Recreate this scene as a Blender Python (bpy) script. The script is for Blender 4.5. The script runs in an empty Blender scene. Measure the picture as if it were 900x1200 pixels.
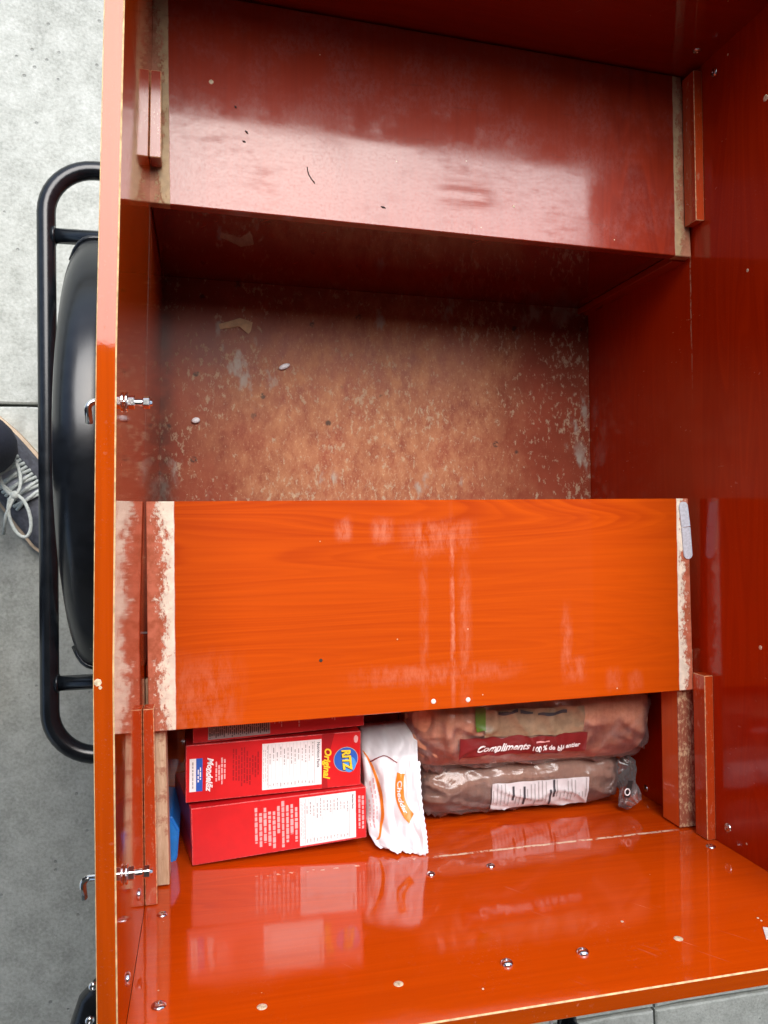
import bpy, bmesh, math, random
from mathutils import Vector, Matrix, noise

random.seed(7)
sc = bpy.context.scene
col = sc.collection
rad = math.radians

# ------------------------------------------------------------------ camera
S = 0.63            # metres from the lens to the rim of the box
CZ = 1.516          # lens height above the pavement
FPX, XN, YN, YV = 920.0, 240.0, 615.0, 560.0
_n = Vector((XN-450, -(YN-600), -FPX)).normalized()
_a = -(FPX*FPX+(YN-600)*(YV-600))/(XN-450)
_X = Vector((_a, -(YV-600), -FPX)).normalized()
_Z = -_n
_Y = _Z.cross(_X)
ROT = Matrix((_X, _Y, _Z))
cd = bpy.data.cameras.new('camera'); cam = bpy.data.objects.new('camera', cd); col.objects.link(cam)
cam.matrix_world = Matrix.Translation((0, 0, CZ)) @ ROT.to_4x4()
cd.sensor_fit = 'HORIZONTAL'; cd.sensor_width = 36.0; cd.lens = FPX/900*36
cd.clip_start = 0.01; cd.clip_end = 500
sc.camera = cam
sc.render.resolution_x = 768; sc.render.resolution_y = 1024

# ------------------------------------------------------------------ light
SUN_FROM_ZENITH, SUN_AZ = 28.0, 6.0      # azimuth measured from +Y towards +X
w = bpy.data.worlds.new('World'); sc.world = w; w.use_nodes = True
nt = w.node_tree; nt.nodes.clear()
sky = nt.nodes.new('ShaderNodeTexSky'); sky.sky_type = 'NISHITA'; sky.sun_disc = False
sky.sun_elevation = rad(90-SUN_FROM_ZENITH); sky.sun_rotation = rad(SUN_AZ)
sky.air_density = 1.0; sky.dust_density = 3.0; sky.ozone_density = 1.0
bg = nt.nodes.new('ShaderNodeBackground'); bg.inputs['Strength'].default_value = 0.07
wo = nt.nodes.new('ShaderNodeOutputWorld')
nt.links.new(sky.outputs[0], bg.inputs[0]); nt.links.new(bg.outputs[0], wo.inputs[0])
sd = bpy.data.lights.new('sun', 'SUN'); sd.energy = 1.5; sd.angle = rad(48); sd.color = (1.0, 0.99, 0.975)
sun = bpy.data.objects.new('sun', sd); col.objects.link(sun)
_t, _z = rad(SUN_FROM_ZENITH), rad(SUN_AZ)
sdir = Vector((math.sin(_t)*math.sin(_z), math.sin(_t)*math.cos(_z), math.cos(_t)))
sun.rotation_euler = sdir.to_track_quat('Z', 'Y').to_euler(); sun.location = (0, 3, 6)
vs = sc.view_settings
vs.view_transform = 'Standard'; vs.look = 'None'; vs.exposure = 1.68; vs.gamma = 1.0; vs.use_curve_mapping = False
sc.cycles.max_bounces = 10; sc.cycles.diffuse_bounces = 4; sc.cycles.glossy_bounces = 5
sc.cycles.transparent_max_bounces = 12
sc.cycles.use_denoising = True

# ------------------------------------------------------------------ helpers
def zk(k): return CZ-k*S
def ray(px, py): return ROT @ Vector((px-450, -(py-600), -FPX))
def at(px, py, k):
    """the point of the place that stands k lens-to-rim distances below the lens"""
    v = ray(px, py); t = -k*S/v.z
    return Vector((0, 0, CZ))+v*t
def on_plane(px, py, p, n):
    v = ray(px, py); C = Vector((0, 0, CZ)); n = Vector(n)
    return C+v*((Vector(p)-C).dot(n)/v.dot(n))
def U(x, y, k): return Vector((x*S, y*S, CZ-k*S))

def mesh_obj(name, verts, faces, mats, parent=None, origin=None, smooth=False, fmat=None):
    if not isinstance(mats, (list, tuple)): mats = [mats]
    if parent is not None:
        o0 = Vector(parent['_o'])
    else:
        o0 = Vector(origin) if origin is not None else Vector((0, 0, 0))
    me = bpy.data.meshes.new(name)
    me.from_pydata([tuple(Vector(v)-o0) for v in verts], [], faces)
    for m in mats: me.materials.append(m)
    if fmat:
        for p, i in zip(me.polygons, fmat): p.material_index = i
    if smooth:
        for p in me.polygons: p.use_smooth = True
    me.update()
    o = bpy.data.objects.new(name, me); col.objects.link(o)
    o['_o'] = tuple(o0)
    if parent is not None: o.parent = parent
    else: o.location = o0
    return o
def empty(name, loc):
    o = bpy.data.objects.new(name, None); col.objects.link(o); o.location = loc; o['_o'] = tuple(loc)
    o.empty_display_size = 0.05
    return o
def tag(o, label=None, cat=None, group=None, kind=None):
    if label: o['label'] = label
    if cat: o['category'] = cat
    if group: o['group'] = group
    if kind: o['kind'] = kind
    return o
def fix_normals(o):
    bm = bmesh.new(); bm.from_mesh(o.data); bmesh.ops.recalc_face_normals(bm, faces=bm.faces); bm.to_mesh(o.data); bm.free()
    return o
def bevel(o, wdt, seg=2, mat=None, smooth=True):
    bm = bmesh.new(); bm.from_mesh(o.data)
    bmesh.ops.recalc_face_normals(bm, faces=bm.faces)
    r = bmesh.ops.bevel(bm, geom=list(bm.edges), offset=wdt, segments=seg, affect='EDGES', profile=0.6, clamp_overlap=True)
    if mat is not None:
        for f in r['faces']: f.material_index = mat
    bm.to_mesh(o.data); bm.free()
    return o
BF = [(0, 1, 2, 3), (7, 6, 5, 4), (0, 4, 5, 1), (1, 5, 6, 2), (2, 6, 7, 3), (3, 7, 4, 0)]
def prism(q, z0, z1):
    """8 corners from a ground quad q (list of 4 xy), bottom z0, top z1"""
    return [Vector((p[0], p[1], z1)) for p in q]+[Vector((p[0], p[1], z0)) for p in q]
def board(name, q, z0, z1, mats, parent=None, origin=None, bev=0.001, bmat=None, seg=1):
    o = mesh_obj(name, prism(q, z0, z1), BF, mats, parent, origin)
    fix_normals(o)
    if bev: bevel(o, bev, seg, bmat)
    return o
def rect(x0, x1, y0, y1): return [(x0, y0), (x1, y0), (x1, y1), (x0, y1)]
def tube_data(path, r, n=12, cap=True):
    vs_, fs = [], []
    path = [Vector(p) for p in path]
    up = None
    for i, p in enumerate(path):
        t = (path[min(i+1, len(path)-1)]-path[max(i-1, 0)]).normalized()
        if up is None:
            up = Vector((0, 0, 1)) if abs(t.z) < .9 else Vector((0, 1, 0))
        s = t.cross(up).normalized(); up = s.cross(t).normalized()
        rr = r[i] if isinstance(r, (list, tuple)) else r
        for j in range(n):
            a = 2*math.pi*j/n
            vs_.append(p+(s*math.cos(a)+up*math.sin(a))*rr)
    for i in range(len(path)-1):
        for j in range(n):
            a, b = i*n+j, i*n+(j+1) % n
            fs.append((a, b, b+n, a+n))
    if cap:
        fs.append(tuple(range(n-1, -1, -1))); fs.append(tuple(range((len(path)-1)*n, len(path)*n)))
    return vs_, fs
def tube(name, path, r, mat, parent=None, origin=None, n=12):
    v, f = tube_data(path, r, n)
    return fix_normals(mesh_obj(name, v, f, mat, parent, origin, smooth=True))
def arc(c, r, a0, a1, n, ax=(1, 0, 0), ay=(0, 1, 0)):
    c, ax, ay = Vector(c), Vector(ax), Vector(ay)
    return [c+ax*(r*math.cos(a0+(a1-a0)*i/n))+ay*(r*math.sin(a0+(a1-a0)*i/n)) for i in range(n+1)]
def dome(name, p, nrm, r, h, mat, parent, dimple=None, n=16):
    """a round screw or bolt head"""
    nrm = Vector(nrm).normalized(); p = Vector(p)
    s = nrm.orthogonal().normalized(); t = nrm.cross(s)
    prof = [(1.0, 0.0), (0.98, .35), (.86, .68), (.62, .9), (.3, 1.0)]
    if dimple: prof += [(.27, 1.0), (.2, .55), (0.02, .5)]
    else: prof += [(0.02, 1.02)]
    v, f = [], []
    for (a, b) in prof:
        for j in range(n):
            th = 2*math.pi*j/n
            v.append(p+(s*math.cos(th)+t*math.sin(th))*(r*a)+nrm*(h*b))
    for i in range(len(prof)-1):
        for j in range(n):
            q = i*n+j; q2 = i*n+(j+1) % n
            f.append((q, q2, q2+n, q+n))
    f.append(tuple(range((len(prof)-1)*n, len(prof)*n)))
    return fix_normals(mesh_obj(name, v, f, mat, parent, smooth=True))
def text_mesh(s, size=1.0, shear=0.0, bold=0.0):
    """outline of a line of lettering as a flat mesh, baseline at 0, centred on x"""
    cu = bpy.data.curves.new('lettering', 'FONT'); cu.body = s; cu.size = size; cu.shear = shear
    cu.align_x = 'CENTER'; cu.align_y = 'CENTER'; cu.offset = bold; cu.resolution_u = 3
    o = bpy.data.objects.new('lettering', cu); col.objects.link(o)
    dg = bpy.context.evaluated_depsgraph_get(); dg.update()
    me = bpy.data.meshes.new_from_object(o.evaluated_get(dg))
    v = [tuple(p.co) for p in me.vertices]; f = [tuple(p.vertices) for p in me.polygons]
    bpy.data.objects.remove(o); bpy.data.curves.remove(cu); bpy.data.meshes.remove(me)
    return v, f

# ------------------------------------------------------------------ materials
class NT:
    def __init__(s, name):
        s.m = bpy.data.materials.new(name); s.m.use_nodes = True
        s.t = s.m.node_tree; s.t.nodes.clear()
        s.out = s.t.nodes.new('ShaderNodeOutputMaterial')
        s.p = s.t.nodes.new('ShaderNodeBsdfPrincipled')
        s.t.links.new(s.p.outputs[0], s.out.inputs[0])
        s.tc = s.t.nodes.new('ShaderNodeTexCoord')
        s.obj = s.tc.outputs['Object']
    def n(s, ty, **kw):
        nd = s.t.nodes.new(ty)
        for k, v in kw.items(): setattr(nd, k, v)
        return nd
    def put(s, sock, v):
        if isinstance(v, bpy.types.NodeSocket): s.t.links.new(v, sock)
        elif isinstance(v, (tuple, list)) and len(v) == 3 and sock.type == 'RGBA': sock.default_value = (*v, 1)
        else: sock.default_value = v
    def mapv(s, scale=(1, 1, 1), loc=(0, 0, 0), rot=(0, 0, 0), vec=None):
        nd = s.n('ShaderNodeMapping'); s.put(nd.inputs[0], vec if vec is not None else s.obj)
        nd.inputs['Scale'].default_value = scale; nd.inputs['Location'].default_value = loc; nd.inputs['Rotation'].default_value = rot
        return nd.outputs[0]
    def noise(s, scale, detail=4, rough=.6, vec=None, dist=0.0):
        nd = s.n('ShaderNodeTexNoise'); s.put(nd.inputs['Vector'], vec if vec is not None else s.obj)
        nd.inputs['Scale'].default_value = scale; nd.inputs['Detail'].default_value = detail
        nd.inputs['Roughness'].default_value = rough; nd.inputs['Distortion'].default_value = dist
        return nd.outputs[0]
    def voro(s, scale, vec=None, feature='F1', out=0, rnd=1.0):
        nd = s.n('ShaderNodeTexVoronoi', feature=feature); s.put(nd.inputs['Vector'], vec if vec is not None else s.obj)
        nd.inputs['Scale'].default_value = scale; nd.inputs['Randomness'].default_value = rnd
        return nd.outputs[out]
    def ramp(s, fac, stops):
        nd = s.n('ShaderNodeValToRGB'); s.put(nd.inputs[0], fac)
        e = nd.color_ramp.elements
        while len(e) < len(stops): e.new(.5)
        for el, (p, c) in zip(e, stops):
            el.position = p; el.color = (c, c, c, 1) if isinstance(c, (int, float)) else (*c, 1)
        return nd.outputs[0]
    def mix(s, fac, a, b, blend='MIX'):
        nd = s.n('ShaderNodeMix', data_type='RGBA', blend_type=blend)
        s.put(nd.inputs[0], fac); s.put(nd.inputs[6], a); s.put(nd.inputs[7], b)
        return nd.outputs[2]
    def math(s, op, a, b=0.0, c=None, clamp=False):
        nd = s.n('ShaderNodeMath', operation=op); nd.use_clamp = clamp
        s.put(nd.inputs[0], a); s.put(nd.inputs[1], b)
        if c is not None: s.put(nd.inputs[2], c)
        return nd.outputs[0]
    def step(s, v, lo, hi):
        """0 below lo, 1 above hi (or falling when lo > hi)"""
        nd = s.n('ShaderNodeMapRange', interpolation_type='SMOOTHSTEP')
        s.put(nd.inputs[0], v)
        if lo <= hi:
            nd.inputs[1].default_value = lo; nd.inputs[2].default_value = hi; nd.inputs[3].default_value = 0; nd.inputs[4].default_value = 1
        else:
            nd.inputs[1].default_value = hi; nd.inputs[2].default_value = lo; nd.inputs[3].default_value = 1; nd.inputs[4].default_value = 0
        return nd.outputs[0]
    def xyz(s, vec=None):
        nd = s.n('ShaderNodeSeparateXYZ'); s.put(nd.inputs[0], vec if vec is not None else s.obj)
        return nd.outputs[0], nd.outputs[1], nd.outputs[2]
    def box(s, v, c, h, soft):
        """1 within h of c, fading over soft"""
        d = s.math('ABSOLUTE', s.math('SUBTRACT', v, c))
        return s.step(d, h+soft, h)
    def mul(s, *a):
        r = a[0]
        for b in a[1:]: r = s.math('MULTIPLY', r, b)
        return r
    def mx(s, *a):
        r = a[0]
        for b in a[1:]: r = s.math('MAXIMUM', r, b)
        return r
    def bump(s, h, strength=.2, dist=.001, normal=None):
        nd = s.n('ShaderNodeBump'); s.put(nd.inputs['Height'], h)
        nd.inputs['Strength'].default_value = strength; nd.inputs['Distance'].default_value = dist
        if normal is not None: s.put(nd.inputs['Normal'], normal)
        return nd.outputs[0]
    def set(s, **kw):
        for k, v in kw.items(): s.put(s.p.inputs[k.replace('_', ' ')], v)
        return s.m

def simple(name, c, rough=.5, metal=0.0, bump=None, vary=.12, nscale=60, **kw):
    t = NT(name)
    f = t.noise(nscale, 3)
    cc = t.mix(t.step(f, .3, .7), tuple(x*(1-vary) for x in c), tuple(min(1, x*(1+vary)) for x in c))
    t.set(Base_Color=cc, Roughness=t.math('ADD', t.math('MULTIPLY', t.noise(nscale*.5, 3), .16), max(0, rough-.08)), Metallic=metal, **kw)
    if bump: t.put(t.p.inputs['Normal'], t.bump(t.noise(bump[0], 4), bump[1], bump[2]))
    return t.m

CREAM = (.66, .50, .33)
def wood_nodes(t, grain, light, dark, ringscale=1.0, off=(0, 0, 0), speck=True):
    """stained, varnished wood; grain = axis the fibres run along"""
    st = {'x': (.10, 1, 1), 'y': (1, .10, 1), 'z': (1, 1, .10)}[grain]
    v = t.mapv(st, off)
    warp = t.noise(5.0*ringscale, 3, .5, vec=v)
    rings = t.math('FRACT', t.math('MULTIPLY', warp, 34.0))
    rings = t.math('MULTIPLY', t.step(rings, 0.0, .8), t.step(rings, 1.0, .82))
    fine = t.noise(190, 3, .6, vec=t.mapv({'x': (.03, 1, 1), 'y': (1, .03, 1), 'z': (1, 1, .03)}[grain], off))
    big = t.noise(3.0, 2, .5, vec=v)
    amt = t.step(t.noise(2.6, 2, .5, vec=t.mapv(st, (off[0]+4, off[1]+7, off[2]))), .42, .66)
    m = t.math('ADD', t.math('MULTIPLY', t.mul(rings, amt), .24), t.math('MULTIPLY', fine, .44))
    fr2 = t.math('FRACT', t.math('MULTIPLY', warp, 88.0)); fr2 = t.mul(t.step(fr2, 0.0, .8), t.step(fr2, 1.0, .82))
    m = t.math('ADD', m, t.math('MULTIPLY', t.mul(fr2, amt), .20))
    m = t.math('ADD', m, t.math('MULTIPLY', big, .34))
    c = t.ramp(m, [(.22, light), (.92, dark)])
    if speck:
        d = t.voro(55, feature='F1')
        cellr = t.voro(55, out=1)
        sp = t.math('MULTIPLY', t.step(d, .055, .035), t.step(t.xyz(cellr)[0], .86, .88))
        c = t.mix(sp, c, CREAM)
    return c, fine
ORL, ORD = (.57, .080, .0013), (.36, .035, .001)
def varnish(t, c, coat_r=.035, base_r=.45, scuff=None, fine=None, ior=1.58):
    smear = t.noise(7, 4, .6)
    cr = t.math('ADD', t.math('MULTIPLY', t.step(smear, .45, .75), .05), coat_r)
    if scuff is not None: cr = t.math('ADD', cr, t.math('MULTIPLY', scuff, .3), clamp=True)
    dust = t.mul(t.step(t.noise(420, 2, .6), .60, .72), t.step(t.noise(12, 3), .4, .65))
    hv = t.mapv((1, 1, 1), (0, 0, 0), (.5, .9, .35)); hair = t.mul(t.step(t.noise(240, 1, .3, vec=t.mapv((.02, 1, 1), vec=hv)), .70, .76), t.step(t.noise(18, 2, .5, vec=hv), .56, .70))
    c = t.mix(t.math('MULTIPLY', dust, .06), c, (.5, .4, .34))
    c = t.mix(t.math('MULTIPLY', hair, .12), c, (.75, .45, .32))
    cr = t.math('ADD', cr, t.math('ADD', t.math('MULTIPLY', t.step(t.noise(34, 4, .7), .52, .75), .07), t.math('MULTIPLY', hair, .25)), clamp=True)
    t.set(Base_Color=c, Roughness=base_r, Coat_Weight=1.0, Coat_Roughness=cr, Coat_IOR=ior)
    t.put(t.p.inputs['Coat Normal'], t.bump(t.math('ADD', t.noise(26, 2), t.math('MULTIPLY', t.noise(140, 2), .25)), .06, .001))
    t.put(t.p.inputs['Specular IOR Level'], .0)
    return t.m
def wood(name, grain, light=ORL, dark=ORD, **kw):
    ior = kw.pop('ior', 1.58); t = NT(name); c, f = wood_nodes(t, grain, light, dark, **kw)
    return varnish(t, c, ior=ior)

M = {}
M['wood_x'] = wood('varnished_wood_cross', 'x')
M['wood_y'] = wood('varnished_wood_long', 'y')
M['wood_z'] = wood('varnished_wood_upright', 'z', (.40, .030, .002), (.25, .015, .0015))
M['edge'] = wood('varnished_board_edge', 'y', (.47, .060, .0015), (.17, .017, .001), speck=False, ior=1.44)
M['edge_x'] = wood('varnished_board_edge_cross', 'x', (.47, .060, .0015), (.17, .017, .001), speck=False, ior=1.44)
M['cream'] = simple('bare_wood_arris', (.74, .50, .24), .6, vary=.3, nscale=120)
M['chrome'] = simple('zinc_plated_steel', (.62, .62, .60), .22, 1.0, vary=.1)
M['bright'] = simple('bright_zinc', (.80, .80, .80), .16, 1.0, vary=.05)
M['plug'] = simple('cream_filler_plug', (.66, .52, .34), .5, vary=.35, nscale=400)
M['black'] = simple('black_painted_steel', (.007, .009, .012), .24, vary=.3, bump=(90, .06, .0006))
M['fender'] = simple('black_plastic', (.007, .009, .012), .24, vary=.25, bump=(220, .05, .0004))
M['rubber'] = simple('tyre_rubber', (.025, .025, .024), .75)

# ------------------------------------------------------------------ ground
def concrete(name, tint=1.0, seed=0.0):
    t = NT(name)
    v = t.mapv((1, 1, 1), (seed, seed*.7, 0))
    g = t.noise(2.2, 5, .6, vec=v); f = t.noise(26, 6, .7, vec=v); ff = t.noise(170, 3, .6, vec=v)
    m = t.math('ADD', t.math('MULTIPLY', g, .28), t.math('ADD', t.math('MULTIPLY', f, .42), t.math('MULTIPLY', ff, .30)))
    c = t.ramp(m, [(.36, (.20*tint, .211*tint, .186*tint)), (.51, (.315*tint, .328*tint, .298*tint)), (.66, (.42*tint, .435*tint, .405*tint))])
    # pale aggregate and dark pits
    d = t.voro(85, vec=v); cr = t.xyz(t.voro(85, out=1, vec=v))[0]
    c = t.mix(t.mul(t.step(d, .34, .2), t.step(cr, .80, .84), .22), c, (.55, .56, .52))
    d2 = t.voro(60, vec=t.mapv((1, 1, 1), (3+seed, 1, 0))); cr2 = t.xyz(t.voro(60, out=1, vec=t.mapv((1, 1, 1), (3+seed, 1, 0))))[1]
    pit = t.mul(t.step(d2, .22, .12), t.step(cr2, .86, .9))
    c = t.mix(t.mul(pit, .35), c, (.04, .042, .04))
    st = t.step(t.noise(9, 3, .5, vec=t.mapv((1, 1, 1), (9+seed, 4, 0))), .62, .74)
    c = t.mix(t.math('MULTIPLY', st, .38), c, (.13, .13, .115))
    h = t.math('SUBTRACT', t.math('ADD', t.math('MULTIPLY', f, .6), t.math('MULTIPLY', ff, .5)), pit)
    t.set(Base_Color=c, Roughness=.85, Normal=t.bump(h, .6, .003))
    return t.m
CON = [concrete('concrete_paving', 1.14, 0), concrete('concrete_paving_b', 1.18, 5), concrete('concrete_paving_c', 1.10, 11)]
soil = simple('joint_dirt', (.045, .045, .04), .95, vary=.4, nscale=80)
g = mesh_obj('ground', [(-60, -60, -.035), (60, -60, -.035), (60, 60, -.035), (-60, 60, -.035)], [(0, 1, 2, 3)], soil, origin=(0, 0, -.035))
tag(g, kind='structure')
pav = empty('pavement', (0, 0, -.03)); tag(pav, kind='structure')
JX, JY, SX, SY = .923, .2186, 1.50, 1.2606
for i in range(-4, 5):
    for j in range(-4, 5):
        x0, y0 = JX+i*SX, JY+j*SY
        gx, gy = .0028, .0034
        n = 28
        v, f = [], []
        ring = []
        def e(a, s): return .0022*noise.noise(Vector((a*21+s*3.1+i*7, j*5.3+s, 0)))+.0012*noise.noise(Vector((a*70+s, i+j*2.2, 4)))
        for q in range(n): ring.append((x0+gx+(SX-2*gx)*q/n, y0+gy+e(q/n, 1)))
        for q in range(n): ring.append((x0+SX-gx+e(q/n, 2), y0+gy+(SY-2*gy)*q/n))
        for q in range(n): ring.append((x0+SX-gx-(SX-2*gx)*q/n, y0+SY-gy+e(q/n, 3)))
        for q in range(n): ring.append((x0+gx+e(q/n, 4), y0+SY-gy-(SY-2*gy)*q/n))
        N = len(ring); cx, cy = x0+SX/2, y0+SY/2
        v = [(a, b, -.035) for a, b in ring]+[(a, b, -.003) for a, b in ring]
        v += [(a+(cx-a)*.005, b+(cy-b)*.005, 0) for a, b in ring]
        for q in range(N):
            r = (q+1) % N
            f.append((q, r, r+N, q+N)); f.append((q+N, r+N, r+2*N, q+2*N))
        f.append(tuple(range(2*N, 3*N)))
        mesh_obj('paving_slab', v, f, CON[(i*2+j) % 3], pav)
# guessed roof out of view, placed to block the sky overhead
def building():
    b = empty('building', (.4, -4.0, 0))
    wall_m = simple('painted_render', (.42, .41, .39), .8, vary=.1, nscale=5, bump=(60, .3, .003))
    can_m = simple('unseen_canopy_soffit', (.12, .115, .11), .7, vary=.08, nscale=6)
    board('wall', rect(-5, 6, -4.3, -4.0), 0, 6, wall_m, b, bev=.004)
    board('unseen_canopy', rect(-4, 5, -3.99, .60), 2.95, 3.10, can_m, b, bev=.01)
    for x in (-3.7, 4.7):
        tube('unseen_canopy_post', [(x, .25, -.003), (x, .25, 2.95)], .05, M['black'], b)
    return tag(b, 'unseen building with a flat roof added to shade the pavement', 'building')
building()

# ------------------------------------------------------------------ the cargo tricycle
trike = empty('cargo_tricycle', U(.45, .15, 1.93).to_2d().to_3d())
tag(trike, 'cargo tricycle with an open varnished orange wooden box and black wheel guards', 'cargo tricycle')
RIM, SEAT_T, BAT_T, FLO = 1.0, 1.465, 1.4895, 1.93
XR, YN_ = 1.012, -.657
TH = .0243
def xl(y):     # inner face of the bowed left wall, in lens-to-rim units
    pts = [(-.70, -.1070), (-.598, -.1077), (-.189, -.1088), (.2245, -.1021), (.645, -.0895), (1.05, -.080)]
    for (a, b), (c, d) in zip(pts, pts[1:]):
        if y <= c or c == 1.05:
            return b+(d-b)*(y-a)/(c-a)
def yf(x): return .981-.0437*x      # inner face of the far wall

# worn / scuffed variants of the wood -------------------------------------------------
def near_wall_mat():
    t = NT('varnished_wood_scuffed_by_the_seat'); c, f = wood_nodes(t, 'x', (.66, .075, .0012), (.42, .032, .001), off=(3, 1, 2))
    o0 = Vector(trike['_o'])
    x, y, z = t.xyz()
    line = t.box(t.math('ADD', z, t.math('MULTIPLY', t.noise(60, 3), .004)), zk(1.4895)-o0.z+.002, .0011, .0022)
    xr = t.mul(t.step(x, U(.41, 0, 0).x-o0.x, U(.46, 0, 0).x-o0.x), t.step(x, U(.985, 0, 0).x-o0.x, U(.93, 0, 0).x-o0.x))
    xr2 = t.mul(t.step(x, U(.02, 0, 0).x-o0.x, U(.2, 0, 0).x-o0.x), t.step(x, U(.46, 0, 0).x-o0.x, U(.4, 0, 0).x-o0.x), t.step(t.noise(120, 2), .56, .62))
    br = t.step(t.noise(150, 3, .7), .36, .52)
    worn = t.mul(line, t.mx(t.mul(xr, br), xr2))
    c = t.mix(worn, c, (.85, .62, .42))
    return varnish(t, c, .055, scuff=t.mul(worn, 1.0))
def right_wall_mat():
    t = NT('varnished_wood_rubbed_side'); c, f = wood_nodes(t, 'y', (.43, .025, .0010), (.31, .014, .0008), off=(1, 5, 2))
    o0 = Vector(trike['_o']); x, y, z = t.xyz()
    line = t.box(t.math('ADD', z, t.math('MULTIPLY', t.noise(30, 2), .004)), zk(1.475)-o0.z+.002, .0006, .0012)
    yr = t.mul(t.step(y, U(0, .22, 0).y-o0.y, U(0, .5, 0).y-o0.y), t.step(y, U(0, .57, 0).y-o0.y, U(0, .55, 0).y-o0.y))
    worn = t.mul(line, yr, t.step(t.noise(90, 3, .7), .4, .55), .8)
    c = t.mix(worn, c, (.55, .36, .22))
    return varnish(t, c, .10, ior=1.44)
def seat_mat(name, x0, x1, wl, wr, grain, light, dark, soff, tan, smears=(), hazeamt=0.0, filmc=(.6, .5, .5)):
    """seat board: varnished face, ends rubbed down to bare wood and flaking stain (local metres)"""
    t = NT(name); c, f = wood_nodes(t, grain, light, dark, off=soff)
    x, y, z = t.xyz()
    wob = t.math('MULTIPLY', t.math('SUBTRACT', t.noise(38, 4, .6), .5), .0022)
    xa = t.math('ADD', x, wob)
    L = t.step(xa, x0+wl+.0006, x0+wl-.0006); Rr = t.step(xa, x1-wr-.0006, x1-wr+.0006)
    ends = t.mx(L, Rr)
    # distance from the inner border of each rubbed end, 0..1
    dl = t.math('DIVIDE', t.math('SUBTRACT', x0+wl, x), wl); dr = t.math('DIVIDE', t.math('SUBTRACT', x, x1-wr), wr)
    dd = t.mx(dl, dr)
    fl = t.noise(240, 5, .8, vec=t.mapv((1, .6, 1)))
    fl2 = t.noise(24, 4, .65)
    flake = t.step(t.math('ADD', t.math('ADD', fl, t.math('MULTIPLY', fl2, .8)), t.math('MULTIPLY', dd, -.50)), .58, .74)
    redc = t.mix(t.step(t.noise(60, 4, .7), .35, .65), tan[1], tuple(a*1.35+.03 for a in tan[1]))
    endc = t.mix(flake, redc, t.mix(t.step(t.noise(90, 3), .35, .7), tuple(a*.8 for a in tan[0]), tan[0]))
    c2 = t.mix(ends, c, endc)
    sm = None
    xs = t.math('ADD', x, t.math('MULTIPLY', t.math('SUBTRACT', t.noise(90, 4, .7), .5), .005)); ys_ = t.math('ADD', y, t.math('MULTIPLY', t.math('SUBTRACT', t.noise(70, 4, .7, vec=t.mapv((1, 1, 1), (5, 5, 5))), .5), .016))
    for (cx, cy, hx, hy, sx, sy, am) in smears:
        b = t.mul(t.box(xs, cx, hx*.6, sx+hx*1.1), t.box(ys_, cy, hy*.6, sy+hy*.9), am)
        sm = b if sm is None else t.mx(sm, b)
    if sm is not None:
        sm = t.mul(sm, .60, t.step(t.noise(110, 5, .75, vec=t.mapv((1, .35, 1))), .32, .70))
        c2 = t.mix(sm, c2, filmc)
    scr = t.step(t.noise(130, 4, .7, vec=t.mapv((.08, 1, 1))), .62, .70)
    scuffp = t.step(t.noise(16, 5, .65), .40, .62)
    if hazeamt:
        c2 = t.mix(t.math('MULTIPLY', t.mul(scuffp, t.step(fl, .35, .6)), hazeamt), c2, filmc)
        c2 = t.mix(t.math('MULTIPLY', scr, .25), c2, (.10, .02, .012))
    rough = t.math('ADD', t.math('MULTIPLY', ends, .5), .085 if hazeamt else .03, clamp=True)
    rough = t.math('ADD', rough, t.math('MULTIPLY', t.step(t.noise(34, 4, .7), .5, .75), .08), clamp=True)
    if hazeamt: rough = t.math('ADD', rough, t.math('MULTIPLY', scuffp, .06), clamp=True)
    if sm is not None: rough = t.math('ADD', rough, t.math('MULTIPLY', sm, .2), clamp=True)
    cw = t.math('SUBTRACT', 1.0, t.math('MULTIPLY', ends, .8))
    if hazeamt:
        # patches where the gloss has been rubbed away, streaked along the board
        gx, gy = loc(548, 228, 1.465, ao)
        sn = t.noise(70, 5, .7, vec=t.mapv((.12, 1, 1)))
        rub = t.mul(t.box(x, gx, .020, .035), t.box(y, gy, .010, .016), t.step(sn, .38, .60), .75)
        rub2 = t.mul(t.step(t.noise(95, 6, .8, vec=t.mapv((.3, 1, 1), (7, 3, 1))), .44, .64), t.step(t.noise(9, 4, .65), .38, .66), .50)
        rub3 = t.mul(t.step(t.noise(330, 4, .8), .46, .64), .36)
        gone = t.mx(rub, rub2, rub3)
        cw = t.math('SUBTRACT', cw, gone, clamp=True)
    t.set(Base_Color=c2, Roughness=.38 if hazeamt else .5, Coat_Weight=cw, Coat_Roughness=rough, Coat_IOR=1.48)
    t.put(t.p.inputs['Specular IOR Level'], .13 if hazeamt else .05)
    t.put(t.p.inputs['Normal'], t.bump(t.mul(ends, flake), .5, .0008))
    return t.m
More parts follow.
